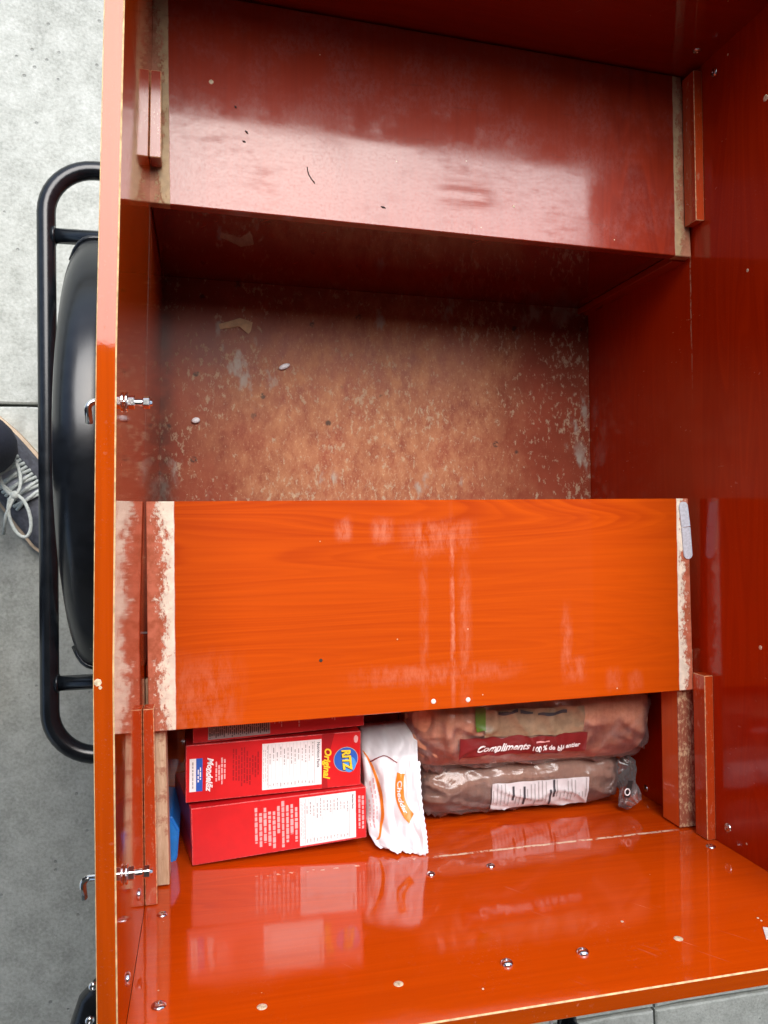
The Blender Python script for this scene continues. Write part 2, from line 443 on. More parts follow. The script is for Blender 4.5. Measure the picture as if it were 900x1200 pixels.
def floor_mat():
    t = NT('worn_painted_floor')
    o0 = Vector(trike['_o']); x, y, z = t.xyz()
    vs_ = t.mapv((1, .55, 1))
    red = t.ramp(t.noise(7, 5, .65), [(.3, (.165, .030, .014)), (.7, (.26, .052, .026))])
    # trodden middle: bare, brownish wood showing through the stain
    cx, cy = U(.40, .12, 0).x-o0.x, U(.40, .12, 0).y-o0.y
    dx = t.math('DIVIDE', t.math('SUBTRACT', x, cx), .28); dy = t.math('DIVIDE', t.math('SUBTRACT', y, cy), .36)
    rr = t.math('SQRT', t.math('ADD', t.mul(dx, dx), t.mul(dy, dy)))
    mid = t.step(t.math('ADD', rr, t.math('MULTIPLY', t.math('SUBTRACT', t.noise(8, 4, .6), .5), 1.3)), 1.25, .45)
    n1 = t.noise(52, 6, .75, vec=vs_)
    bare = t.mul(mid, t.step(n1, .22, .72))
    c = t.mix(t.math('MULTIPLY', bare, .84), red, t.ramp(t.noise(30, 4, .7, vec=vs_), [(.25, (.37, .150, .072)), (.75, (.52, .25, .125))]))
    # pale flakes
    n2 = t.noise(120, 5, .75, vec=vs_); n3 = t.noise(11, 3, .6)
    fl = t.step(t.math('ADD', n2, t.math('MULTIPLY', n3, .36)), .745, .82)
    c = t.mix(t.math('MULTIPLY', fl, .62), c, (.45, .34, .23))
    d2 = t.noise(260, 5, .75, vec=vs_)
    c = t.mix(t.mul(t.step(d2, .54, .70), mid, .5), c, (.66, .46, .27))
    # grey patches worn through to the board
    n4 = t.noise(16, 5, .62, vec=t.mapv((1, .5, 1), (2.3, .4, 0)))
    gp = t.mul(t.step(n4, .575, .66), t.step(t.noise(9, 2), .42, .55))
    c = t.mix(t.math('MULTIPLY', gp, .8), c, (.34, .30, .25))
    # dark grime
    dk = t.mul(t.step(t.voro(26), .17, .1), t.step(t.xyz(t.voro(26, out=1))[2], .82, .85), t.step(t.noise(120, 3), .4, .55))
    c = t.mix(t.math('MULTIPLY', dk, .8), c, (.03, .026, .022))
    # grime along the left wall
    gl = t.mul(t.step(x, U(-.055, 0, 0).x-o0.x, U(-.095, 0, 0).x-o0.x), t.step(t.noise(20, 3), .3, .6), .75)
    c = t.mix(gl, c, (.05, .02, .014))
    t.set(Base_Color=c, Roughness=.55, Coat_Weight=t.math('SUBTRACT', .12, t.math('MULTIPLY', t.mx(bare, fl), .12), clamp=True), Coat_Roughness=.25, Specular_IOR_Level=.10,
          Normal=t.bump(t.math('ADD', t.mx(fl, gp), t.math('MULTIPLY', n1, .4)), .35, .0012))
    return t.m
def left_wall_mat():
    t = NT('varnished_wood_near_side'); c, f = wood_nodes(t, 'y', (.60, .074, .003), (.42, .040, .002), off=(0, 2, 1))
    o0 = Vector(trike['_o']); x, y, z = t.xyz()
    zz = t.math('ADD', z, t.math('MULTIPLY', t.noise(25, 2), .004))
    line = t.mx(t.box(zz, zk(1.478)-o0.z+.002, .0055, .0030), t.mul(t.box(zz, zk(1.53)-o0.z+.002, .002, .003), .5))
    yr = t.mul(t.step(y, U(0, .05, 0).y-o0.y, U(0, .20, 0).y-o0.y), t.step(y, U(0, .62, 0).y-o0.y, U(0, .58, 0).y-o0.y))
    worn = t.mul(line, yr, t.step(t.noise(70, 3, .7), .30, .50), .70)
    c = t.mix(worn, c, (.62, .42, .34))
    return varnish(t, c, .05)
M['bench'] = wood('shade_darkened_bench_front', 'x', (.20, .012, .001), (.13, .007, .001), speck=False)  # same wood, colour lowered to deepen the shade on the bench front
M['farw'] = wood('shade_darkened_end_wall', 'x', (.27, .017, .001), (.19, .010, .001))  # shade of the far wall put into a darker wood colour
M['near'] = near_wall_mat(); M['right'] = right_wall_mat(); M['floor'] = floor_mat()

# walls --------------------------------------------------------------------------------
def wall_strip(name, inner, outer, z_top, z_bot, mats, parent, ch=.0011, ch_out=.0007):
    """a board wall following two plan curves, top arrises rubbed to bare wood"""
    n = len(inner); v, f, fm = [], [], []
    for (a, b) in zip(inner, outer):
        a, b = Vector(a), Vector(b); d = (b-a).normalized()
        v += [Vector((a.x, a.y, z_bot)), Vector((a.x, a.y, z_top-ch)), Vector((a.x+d.x*ch, a.y+d.y*ch, z_top)),
              Vector((b.x-d.x*ch_out, b.y-d.y*ch_out, z_top)), Vector((b.x, b.y, z_top-ch_out)), Vector((b.x, b.y, z_bot))]
    for i in range(n-1):
        for j, m in ((0, 0), (1, 2), (2, 1), (3, 2), (4, 0), (5, 0)):
            p, q = i*6+j, i*6+(j+1) % 6
            f.append((p, q, q+6, p+6)); fm.append(m)
    f.append(tuple(range(6))); fm.append(1); f.append(tuple(range((n-1)*6, n*6))); fm.append(1)
    return fix_normals(mesh_obj(name, v, f, mats, parent, fmat=fm))
ys = [-.6815+(1.03+.6815)*i/40 for i in range(41)]
BOT = zk(1.955)
left_wall = wall_strip('side_wall', [U(xl(y), y, 0).to_2d().to_3d() for y in ys], [U(xl(y)-TH, y, 0).to_2d().to_3d() for y in ys],
                       zk(1), BOT, [left_wall_mat(), M['edge'], M['cream']], trike)
right_wall = wall_strip('side_wall', [U(XR, y, 0).to_2d().to_3d() for y in (-.6815, 1.03)], [U(XR+TH, y, 0).to_2d().to_3d() for y in (-.6815, 1.03)],
                        zk(1), BOT, [M['right'], M['edge'], M['cream']], trike)
near_wall = wall_strip('end_wall', [U(x, YN_, 0).to_2d().to_3d() for x in (-.1068, XR-.0005)], [U(x, YN_-.0240, 0).to_2d().to_3d() for x in (-.1068, XR-.0005)],
                       zk(1)-.0004, BOT, [M['near'], M['edge_x'], M['cream']], trike)
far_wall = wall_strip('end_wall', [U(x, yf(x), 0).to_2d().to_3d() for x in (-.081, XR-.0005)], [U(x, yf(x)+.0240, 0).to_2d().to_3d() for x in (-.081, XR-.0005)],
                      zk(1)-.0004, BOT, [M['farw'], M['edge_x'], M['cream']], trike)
for w_, lb in ((left_wall, 'bowed side wall carrying two hook bolts'), (near_wall, 'bright orange end wall with bolt heads and a rubbed line'), (far_wall, 'dark red end wall')):
    w_['label'] = lb
# floor and inner boards
board('floor_panel', [U(-.118, -.25, 0), U(XR-.001, -.25, 0), U(XR-.001, yf(XR)-.003, 0), U(-.100, yf(-.1)-.006, 0)], zk(1.953), zk(1.93), M['floor'], trike, bev=0)
board('storage_floor', [U(-.116, -.656, 0), U(XR-.001, -.656, 0), U(XR-.001, -.2765, 0), U(-.116, -.2765, 0)], zk(1.815), zk(1.793), M['wood_x'], trike, bev=0)
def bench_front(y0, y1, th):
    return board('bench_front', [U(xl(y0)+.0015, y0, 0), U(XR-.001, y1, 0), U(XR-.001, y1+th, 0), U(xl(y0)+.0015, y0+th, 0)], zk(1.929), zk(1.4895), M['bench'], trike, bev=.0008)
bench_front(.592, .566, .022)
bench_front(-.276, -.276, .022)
# cleats in the corners of the foot well
for x0, x1 in ((XR-.032, XR-.001),):
    yy = .592-.0236*(x0+.1)
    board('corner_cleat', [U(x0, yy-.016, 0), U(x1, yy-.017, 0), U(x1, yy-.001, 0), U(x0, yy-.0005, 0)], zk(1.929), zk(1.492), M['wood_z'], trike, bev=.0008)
# battens the seats slide on, rubbed pale
def batten_mat():
    t = NT('rubbed_batten'); x, y, z = t.xyz(); o0 = Vector(trike['_o'])
    c, f = wood_nodes(t, 'y', (.78, .12, .004), (.5, .05, .003), speck=False)
    top = t.step(z, zk(1.494)-o0.z, zk(1.4905)-o0.z)
    n1 = t.noise(300, 5, .8, vec=t.mapv((1, .5, 1))); n2 = t.noise(40, 3, .6)
    fl = t.step(t.math('ADD', n1, t.math('MULTIPLY', n2, .4)), .60, .74)
    c = t.mix(top, c, t.mix(fl, (.62, .42, .25), (.30, .085, .045)))
    t.set(Base_Color=c, Roughness=.6, Coat_Weight=t.math('SUBTRACT', .8, t.math('MULTIPLY', top, .7)), Coat_Roughness=.1, Normal=t.bump(n1, .3, .0006))
    return t.m
def pale_batten_mat():
    t = NT('bare_batten'); x, y, z = t.xyz()
    n1 = t.noise(130, 4, .7, vec=t.mapv((1, .15, 1))); n2 = t.noise(60, 4, .7)
    c = t.ramp(n1, [(.3, (.44, .27, .15)), (.7, (.72, .54, .36))])
    c = t.mix(t.mul(t.step(n2, .55, .68), .7), c, (.34, .10, .05))
    t.set(Base_Color=c, Roughness=.7, Normal=t.bump(n1, .3, .0006))
    return t.m
bm_, pbm = batten_mat(), pale_batten_mat()
for (ya, yb) in ((-.6535, -.278), (.602, .93)):
    board('seat_batten', [U(xl(ya)+.0008, ya, 0), U(xl(ya)+.0385, ya, 0), U(xl(yb)+.0335, yb, 0), U(xl(yb)+.0008, yb, 0)], zk(1.553), zk(1.4895), [pbm], trike, bev=.0011, seg=2)
    board('seat_batten', [U(XR-.0385, ya, 0), U(XR-.0008, ya, 0), U(XR-.0008, yb, 0), U(XR-.0385, yb, 0)], zk(1.553), zk(1.4895), [bm_], trike, bev=.0011, seg=2)
# strips that keep the seats from lifting
def strip_mat(name, light, dark, worn):
    t = NT(name); c, f = wood_nodes(t, 'y', light, dark, speck=False)
    n1 = t.noise(160, 5, .75, vec=t.mapv((1, .4, 1)))
    c = t.mix(t.mul(t.step(n1, .56, .66), worn), c, (.60, .36, .22))
    return varnish(t, c, .12)
M['strip'] = strip_mat('stained_strip', (.52, .060, .010), (.34, .034, .006), .35)
M['strip_edge'] = simple('rubbed_strip_arris', (.62, .33, .16), .6, vary=.4, nscale=200)
M['strip_dull'] = strip_mat('dulled_strip', (.34, .05, .025), (.22, .03, .018), .6)
def strip(xa, ya, yb, side, m):
    # 12 mm deep, 24 mm tall, screwed to the side wall just above the seat board
    if side > 0: q = [U(XR-.0205, ya, 0), U(XR-.0008, ya, 0), U(XR-.0008, yb, 0), U(XR-.0205, yb, 0)]
    else: q = [U(xl(ya)+.0008, ya, 0), U(xl(ya)+.0210, ya, 0), U(xl(yb)+.0190, yb, 0), U(xl(yb)+.0008, yb, 0)]
    return board('retaining_strip', q, zk(1.462), zk(1.422), [m, M['strip_edge']], trike, bev=.0008, bmat=1)
strip(0, -.6555, -.322, 1, M['strip']); strip(0, -.6555, -.318, -1, M['strip'])
strip(0, .614, .925, 1, M['strip']); strip(0, .646, .800, -1, M['strip_dull'])

for (px, py, r) in ((114.5, 800, .0030), (117.5, 806, .0014)):
    dome('rim_chip', at(px, py, 1.0), (0, 0, 1), r, .0002, M['plug'], left_wall, n=7)
# screws, bolts and filler plugs on the walls
NP, NN = U(0, YN_, 1.3), (0, 1, 0)
for (px, py, r, h) in ((505, 1025, .0052, .0032), (575, 1015.5, .0052, .0032), (594, 1130, .0060, .0042), (683, 1117, .0060, .0042),
                       (190, 1072, .0058, .0022), (186, 1179, .0066, .0026), (833, 992, .0062, .0022)):
    dome('bolt_head', on_plane(px, py, NP, NN), NN, r, h, M['bright'], near_wall, dimple=True)
for (px, py, r) in ((307, 1180, .0045), (467, 1153, .0045), (795, 1100, .0046), (729, 1080, .0016), (566, 1159, .0010), (888, 1076, .0012), (892, 1079, .0010)):
    dome('filler_plug', on_plane(px, py, NP, NN), NN, r, .0007, M['plug'], near_wall)
q = [on_plane(a, b, NP, NN)+Vector((0, .0006, 0)) for a, b in ((894, 1087), (904, 1088), (905, 1100), (898, 1101))]
mesh_obj('paint_chip', q+[p-Vector((0, .0012, 0)) for p in q], BF, simple('white_paint_chip', (.8, .78, .74), .5), near_wall)
RP, RN = U(XR, 0, 1.3), (-1, 0, 0)
for (px, py, r) in ((853, 970, .0062), (757, 924, .0055), (837, 85, .0055)):
    dome('bolt_head', on_plane(px, py, RP, RN), RN, r, .0026, M['chrome'], right_wall, dimple=True)
for (px, py, r) in ((897, 115, .0040), (876, 317, .0022), (891, 759, .0028), (875, 989, .0013), (853, 64, .0015)):
    dome('paint_chip', on_plane(px, py, RP, RN), RN, r, .0005, M['plug'], right_wall, n=7)
dome('bolt_head', on_plane(817, 59, U(.95, yf(.95), 1.3), (0, -1, 0)), (0, -1, 0), .0055, .0026, M['chrome'], far_wall, dimple=True)
for (px, py, y_) in ((163, 1048, -.62), (150, 1147, -.64)):
    p = on_plane(px, py, U(xl(y_), 0, 1.3), (1, 0, 0)); dome('bolt_head', p, (1, 0, 0), .0060, .0026, M['bright'], left_wall, dimple=True)

# hook bolts through the side wall
def hook(yu, k, out):
    p = U(xl(yu), yu, k)
    root = tube('hook_bolt', [p+Vector((.0225, 0, 0)), p+Vector((.010, 0, 0)), p, p+Vector((-TH*S, 0, 0))] +
                [p+Vector((-TH*S-out+.006, 0, 0))] + arc(p+Vector((-TH*S-out+.006, -.006, 0)), .006, math.pi/2, math.pi, 6) +
                [p+Vector((-TH*S-out+.0005, -.018, -.004))], .0030, M['bright'], trike, n=10)
    for a, b, r in ((.0006, .0028, .0085), (.0030, .0082, .0062), (.0150, .0205, .0056)):
        v, f = tube_data([p+Vector((a, 0, 0)), p+Vector((b, 0, 0))], r, 6 if r < .008 else 18)
        bevel(fix_normals(mesh_obj('nut' if r < .008 else 'washer', v, f, M['bright'], root)), .0005, 1)
    return root
hook(.1655, 1.10, .014); hook(-.462, 1.10, .018)

# wheel guards and running gear
def running_gear(sx, x0):
    """x0 = outer face of the box on that side, sx = -1 left, 1 right"""
    def X(d): return x0+sx*d
    yc, zc = .094, .302
    # mudguard
    RF, n, mcs = .318, 44, 15
    xi, xo = .008, .086
    v, f = [], []
    for i in range(n+1):
        th = rad(-59+118*i/n)
        tap = 1-.10*abs((i/n-.5)*2)**6
        for j in range(mcs):
            u = j/(mcs-1)
            s_ = abs(2*u-1)
            drop = .030*s_**3.2+(.014 if s_ > .97 else 0)
            r = RF-drop
            xc = (xi+xo)/2+(u-.5)*(xo-xi)*tap
            v.append(Vector((X(xc), yc+r*math.sin(th), zc+r*math.cos(th))))
    for i in range(n):
        for j in range(mcs-1):
            a = i*mcs+j; f.append((a, a+1, a+mcs+1, a+mcs))
    fe = fix_normals(mesh_obj('mudguard', v, f, M['fender'], trike, smooth=True))
    md = fe.modifiers.new('thick', 'SOLIDIFY'); md.thickness = .003; md.offset = -1
    # raised lip at each end of the guard
    for th in (-58.4, 58.4):
        pts = []
        for j in range(13):
            u = j/12; s_ = abs(2*u-1); r = RF-.030*s_**3.2+.001
            pts.append((X((xi+xo)/2+(u-.5)*(xo-xi)*.92), yc+r*math.sin(rad(th)), zc+r*math.cos(rad(th))))
        tube('guard_lip', pts, .0032, M['fender'], fe, n=8)
    # guard rail
    zr, xr_, r = .363, .1285, .0126
    y0, y1, cr = -.316, .497, .064
    pth = [(X(-.06), y1, zr), (X(xr_-cr), y1, zr)]
    pth += [(X(xr_-cr+cr*math.sin(a)), y1-cr+cr*math.cos(a), zr) for a in [rad(90*i/10) for i in range(1, 11)]]
    pth += [(X(xr_), y, zr) for y in [y1-cr-(y1-y0-2*cr)*i/8 for i in range(1, 8)]]
    pth += [(X(xr_-cr+cr*math.cos(a)), y0+cr-cr*math.sin(a), zr) for a in [rad(90*i/10) for i in range(0, 11)]]
    pth += [(X(-.06), y0, zr)]
    rl = tube('guard_rail', pth, r, M['black'], trike, n=16)
    for y in (.402, -.215):
        tube('cross_bar', [(X(-.06), y, zr), (X(xr_-.006), y, zr)], .0105, M['black'], rl, n=14)
        tube('weld_bead', arc((X(xr_-.0105), y, zr), .0118, 0, 2*math.pi, 14, (0, 1, 0), (0, 0, 1)), .0022, M['black'], rl, n=6)
    # wheel
    xw = X(.045)
    R, rt = .280, .022
    v, f = [], []
    for i in range(48):
        a = 2*math.pi*i/48
        for j in range(12):
            b = 2*math.pi*j/12; rr = R-rt+rt*math.cos(b)
            v.append((xw+rt*math.sin(b), yc+rr*math.sin(a), zc-.0+rr*math.cos(a)))
    for i in range(48):
        for j in range(12):
            f.append((i*12+j, i*12+(j+1) % 12, ((i+1) % 48)*12+(j+1) % 12, ((i+1) % 48)*12+j))
    wh = tube('wheel', [(xw-.032, yc, zc), (xw+.032, yc, zc)], .022, M['chrome'], trike, n=18)
    dz = zc-R
    fix_normals(mesh_obj('tyre', v, f, M['rubber'], wh, smooth=True))
    tube('wheel_rim', arc((xw, yc, zc), R-.046, 0, 2*math.pi, 40, (0, 1, 0), (0, 0, 1)), .011, M['chrome'], wh, n=8)
    for i in range(24):
        a = 2*math.pi*i/24; s_ = .026 if i % 2 else -.026
        tube('spoke', [(xw+s_, yc+.02*math.sin(a+.5), zc+.02*math.cos(a+.5)), (xw, yc+(R-.05)*math.sin(a), zc+(R-.05)*math.cos(a))], .0011, M['chrome'], wh, n=5)
    return dz
DZ = running_gear(-1, -.128*S)
running_gear(1, (XR+TH)*S)
# chassis under the box and the bicycle half behind it
fx = .30
for x in (.02, .56):
    tube('chassis_tube', [(x, -.40, .262), (x, .58, .262)], .0135, M['black'], trike)
tube('axle', [(-.20, .10, .302-.012), (.78, .10, .302-.012)], .009, M['chrome'], trike)
tube('main_tube', [(fx, .1, .235), (fx, -.40, .235), (fx, -.75, .30), (fx, -1.12, .44), (fx, -1.30, .62)], .021, M['black'], trike, n=14)
tube('main_stay', [(fx, -1.12, .44), (fx, -1.45, .30)], .012, M['black'], trike)
rw = tube('wheel', [(fx-.04, -1.46, .302), (fx+.04, -1.46, .302)], .022, M['chrome'], trike, n=16)
tube('tyre', arc((fx, -1.46, .302), .279, 0, 2*math.pi, 44, (0, 1, 0), (0, 0, 1)), .022, M['rubber'], rw, n=10)
tube('saddle_post', [(fx, -1.30, .60), (fx, -1.38, .92)], .013, M['chrome'], trike)
sv, sf = [], []
for i in range(9):
    u = i/8; ww = .02+.06*max(0, (u-.25)/.75)**1.4
    for j in range(10):
        a = 2*math.pi*j/10
        sv.append((fx+ww*math.cos(a), -1.26-.24*u, .935+.028*math.sin(a)*(.6+.4*u)))
for i in range(8):
    for j in range(10):
        sf.append((i*10+j, i*10+(j+1) % 10, (i+1)*10+(j+1) % 10, (i+1)*10+j))
sf += [tuple(range(9, -1, -1)), tuple(range(80, 90))]
fix_normals(mesh_obj('saddle', sv, sf, M['fender'], trike, smooth=True))
# push handle bracket at the near corner
a0 = at(116, 1150, 1.52); a1 = at(88, 1240, 1.52)
d = (a1-a0).normalized(); sdv = Vector((0, 0, 1)).cross(d).normalized()
pts = [at(140, 1152, 1.52), at(120, 1156, 1.52), at(108, 1172, 1.52), at(101, 1196, 1.52), at(88, 1250, 1.52), at(72, 1330, 1.54)]
hb = tube('handle_bracket', pts, [.011, .013, .0155, .0165, .017, .017], M['fender'], trike, n=16)
tube('bracket_arm', [pts[0]+Vector((.0, 0, 0)), Vector((-.02, -.455, pts[0].z-.02)), Vector((.03, -.430, pts[0].z-.03))], .012, M['black'], hb)
for (px, py) in ((109, 1156), (105, 1196)):
    p = at(px, py, 1.495); dome('bolt_head', p+Vector((0, 0, -.001)), (0, 0, 1), .0052, .004, M['bright'], hb, dimple=True)
st = tube('steering_stem', [at(667, 1202, 1.62), at(672, 1300, 1.60), at(660, 1400, 1.5)], .0155, M['black'], trike)
tube('stem_arm', [at(667, 1202, 1.62)+Vector((0, -.004, 0)), Vector((.46, -.435, .47)), Vector((.44, -.425, .43))], .012, M['black'], st)
for dx in (-22, -13):
    tube('brake_cable', [at(668+dx, 1193, 1.60), at(670+dx*1.1, 1260, 1.57), at(650+dx, 1400, 1.5)], .0026, simple('grey_cable', (.45, .45, .45), .4) if dx == -22 else M['black'], st, n=8)

# ------------------------------------------------------------------ seat boards
TAN_B = ((.92, .82, .66), (.40, .105, .05))
bq = [U(-.1015, -.3685, 0), U(.9945, -.3585, 0), U(.990, .0420, 0), U(-.1025, .0430, 0)]
bo = (bq[0]+bq[1]+bq[2]+bq[3])/4; bo = Vector((bo.x, bo.y, zk(1.4892)))
def loc(px, py, k, o): p = at(px, py, k)-o; return p.x, p.y
def sm_(px, py, hw, hh, sx, sy, am):
    k = 1.465; x, y = loc(px, py, k, bo); f = k*S/FPX*1.05
    return (x, y, hw*f, hh*f, sx*f, sy*f, am)
smB = [sm_(530, 715, 1.2, 78, 2, 20, .75), sm_(515, 628, 26, 10, 14, 10, .4), sm_(403, 621, 5, 8, 5, 5, .5), sm_(448, 622, 7, 9, 5, 6, .5), sm_(497, 632, 8, 14, 5, 8, .5),
       sm_(545, 740, 3, 55, 6, 30, .35), sm_(497, 735, 2, 65, 4, 25, .25), sm_(512, 790, 60, 5, 26, 8, .35), sm_(664, 755, 3, 30, 5, 14, .35), sm_(676, 785, 7, 9, 5, 8, .3),
       sm_(230, 820, 24, 26, 22, 22, .30), sm_(720, 795, 6, 8, 5, 5, .22), sm_(745, 798, 5, 8, 5, 5, .22)]
half = (U(1.0945, 0, 0).x)/2
seat_near = board('seat_board', bq, zk(1.4892), zk(1.465), [seat_mat('varnished_seat_rubbed_ends', bq[0].x-bo.x, bq[2].x-bo.x+.001, .0298, .0185, 'x', ORL, (.36, .034, .0012), (2, 3, 1), TAN_B, smB, filmc=(.80, .38, .26)), M['cream']],
                  origin=bo, bev=.0007, bmat=None)
tag(seat_near, 'bright orange varnished seat board slid forward over the storage of crackers and bread', 'seat board', 'bench seat boards of the box')
for (px, py) in ((508, 822), (548.5, 820)):
    dome('screw_head', at(px, py, 1.465), (0, 0, 1), .0031, .0010, simple('white_screw_head', (.75, .72, .66), .4), seat_near, dimple=True)
felt = simple('grey_felt', (.58, .61, .67), .9, vary=.12, nscale=300, bump=(500, .4, .0006))
def felt_strip(pts, round_start, round_end):
    """flat pad with round ends laid on the board"""
    a, b = at(*pts[0], 1.465), at(*pts[1], 1.465); d = (b-a).normalized(); s_ = Vector((0, 0, 1)).cross(d); r = .0063
    ring = []
    if round_end: ring += [b-d*r+(s_*math.cos(t_)*r+d*math.sin(t_)*r) for t_ in [math.pi*i/10 for i in range(11)]]
    else: ring += [b+s_*r, b-s_*r]
    if round_start: ring += [a+d*r-(s_*math.cos(t_)*r+d*math.sin(t_)*r) for t_ in [math.pi*i/10 for i in range(11)]]
    else: ring += [a-s_*r, a+s_*r]
    n = len(ring); v = [p+Vector((0, 0, .0002)) for p in ring]+[p+Vector((0, 0, .0019)) for p in ring]
    f = [tuple(range(n, 2*n))]+[(i, (i+1) % n, (i+1) % n+n, i+n) for i in range(n)]
    o = fix_normals(mesh_obj('felt_pad', v, f, felt, seat_near)); o['label'] = 'pale grey felt pad with a rounded end'
    return o
felt_strip([(799.5, 588), (803, 617.3)], True, False); felt_strip([(803, 618.0), (806, 655)], False, True)

TAN_A = ((.50, .36, .20), (.30, .12, .06))
aq = [U(-.0950, .583, 0), U(1.0085, .5525, 0), U(.992, .9340, 0), U(-.0815, .9790, 0)]
ao = (aq[0]+aq[1]+aq[2]+aq[3])/4; ao = Vector((ao.x, ao.y, zk(1.4892)))
seat_far = board('seat_board', aq, zk(1.4892), zk(1.465), [seat_mat('dulled_seat', aq[0].x-ao.x+.002, aq[2].x-ao.x+.003, .0225, .0165, 'y', (.30, .026, .005), (.17, .011, .003), (5, 1, 2), TAN_A, (), .16, (.30, .17, .16)), M['cream']],
                 origin=ao, bev=.0009, bmat=None)
tag(seat_far, 'dull dark red seat board with scuffed glossy face lying against the far end wall', 'seat board', 'bench seat boards of the box')

# ------------------------------------------------------------------ cracker boxes
RED = simple('glossy_red_card', (.62, .012, .016), .32, vary=.06, nscale=30, bump=(40, .03, .0006))
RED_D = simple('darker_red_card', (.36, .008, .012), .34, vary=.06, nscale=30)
INK = {'white': simple('white_print', (.85, .85, .86), .4, vary=.03), 'pink': simple('pale_print_on_red', (.80, .42, .42), .4, vary=.1),
       'yellow': simple('yellow_print', (.90, .62, .03), .4, vary=.04), 'blue': simple('blue_print', (.02, .11, .50), .4, vary=.05),
       'sky': simple('light_blue_print', (.06, .30, .72), .4, vary=.08), 'dark': simple('dark_print', (.05, .05, .06), .5, vary=.1), 'wine': simple('dark_red_print', (.33, .006, .010), .4, vary=.1),
       'orange': simple('orange_print', (.86, .24, .02), .4, vary=.08), 'maroon': simple('maroon_print', (.20, .018, .020), .35, vary=.1),
       'grey': simple('grey_print', (.38, .37, .37), .5, vary=.1), 'green': simple('green_print', (.10, .19, .02), .4, vary=.1)}
CARD_EDGE = simple('rubbed_card_edge', (.66, .10, .10), .5, vary=.5, nscale=240)
class Face:
    """the printed top of a carton: s runs along it (0..1), t across it (0..1)"""
    def __init__(f, TL, TR, BR, BL): f.c = (TL, TR, BR, BL); f.L = (TR-TL).length; f.W = (BL-TL).length
    def p(f, s, t, h=0.0):
        TL, TR, BR, BL = f.c
        return (TL*(1-s)+TR*s)*(1-t)+(BL*(1-s)+BR*s)*t+Vector((0, 0, h))
def rect_print(o, F, name, s0, s1, t0, t1, m, h=.00025):
    return mesh_obj(name, [F.p(s0, t0, h), F.p(s0, t1, h), F.p(s1, t1, h), F.p(s1, t0, h)], [(0, 1, 2, 3)], m, o)
def words(o, F, name, cols, t0, t1, m, h=.0004, ragged=.0, wid=.55, seed=1, wl=(.03, .10)):
    """lines of small print too fine to read: each line a row of word-length strokes"""
    rn = random.Random(seed); v, f = [], []
    ds = (cols[1]-cols[0])/cols[2]
    for i in range(cols[2]):
        s = cols[0]+ds*(i+.5); a = t0+rn.random()*ragged; e = t1-rn.random()*ragged
        while a < e-.01:
            b = min(e, a+rn.uniform(*wl)); q = len(v)
            hw = ds*wid/2*rn.uniform(.8, 1.1)
            v += [F.p(s-hw, a, h), F.p(s-hw, b, h), F.p(s+hw, b, h), F.p(s+hw, a, h)]; f.append((q, q+1, q+2, q+3))
            a = b+rn.uniform(.012, .022)
    return mesh_obj(name, v, f, m, o)
def lettering(o, F, txt, s, t, size, m, h=.0005, shear=0.0, bold=0.0, rot=0.0, sx=1.0):
    """lettering that reads along t with its tops towards +s"""
    v, f = text_mesh(txt, size, shear, bold)
    ca, sa = math.cos(rot), math.sin(rot)
    V = []
    for (x, y, z) in v:
        x *= sx; x, y = x*ca-y*sa, x*sa+y*ca
        V.append(F.p(s+y/F.L, t+x/F.W, h))
    return mesh_obj('lettering', V, f, m, o)
def disc(o, F, name, s, t, rs, rt, m, h, n=32):
    c = F.p(s, t, h); v = [c]+[F.p(s+rs/F.L*math.cos(a), t+rt/F.W*math.sin(a), h) for a in [2*math.pi*i/n for i in range(n)]]
    return mesh_obj(name, v, [(0, 1+(i+1) % n, 1+i) for i in range(n)], m, o)
def table(o, F, s0, s1, t0, t1, seed, header):
    pn = rect_print(o, F, 'nutrition_panel', s0, s1, t0, t1, INK['white'])
    ds, dt = s1-s0, t1-t0
    lettering(o, F, 'Nutrition Facts', s1-.055*ds, t0+.04*dt+header*dt/2, header*dt*F.W/6.6, INK['dark'], bold=.00008)
    words(o, F, 'panel_print', (s0+.10*ds, s1-.12*ds, 13), t0+.04*dt, t0+.50*dt, INK['grey'], h=.0005, wid=.30, seed=seed+1, ragged=.16)
    words(o, F, 'panel_print', (s0+.10*ds, s1-.12*ds, 13), t0+.86*dt, t0+.96*dt, INK['grey'], h=.0005, wid=.26, seed=seed+2, ragged=.03)
    words(o, F, 'panel_print', (s0+.01*ds, s0+.10*ds, 3), t0+.04*dt, t0+.92*dt, INK['grey'], h=.0005, wid=.26, seed=seed+3, ragged=.1)
    v, f = [], []
    for i in range(14):
        s = s0+.10*ds+(.78*ds)*i/13; hw = .0011 if i in (0, 13) else .0005; q = len(v)
        v += [F.p(s-hw, t0+.03*dt, .0004), F.p(s-hw, t0+.97*dt, .0004), F.p(s+hw, t0+.97*dt, .0004), F.p(s+hw, t0+.03*dt, .0004)]; f.append((q, q+1, q+2, q+3))
    mesh_obj('panel_rule', v, f, INK['grey'], o)
    return pn
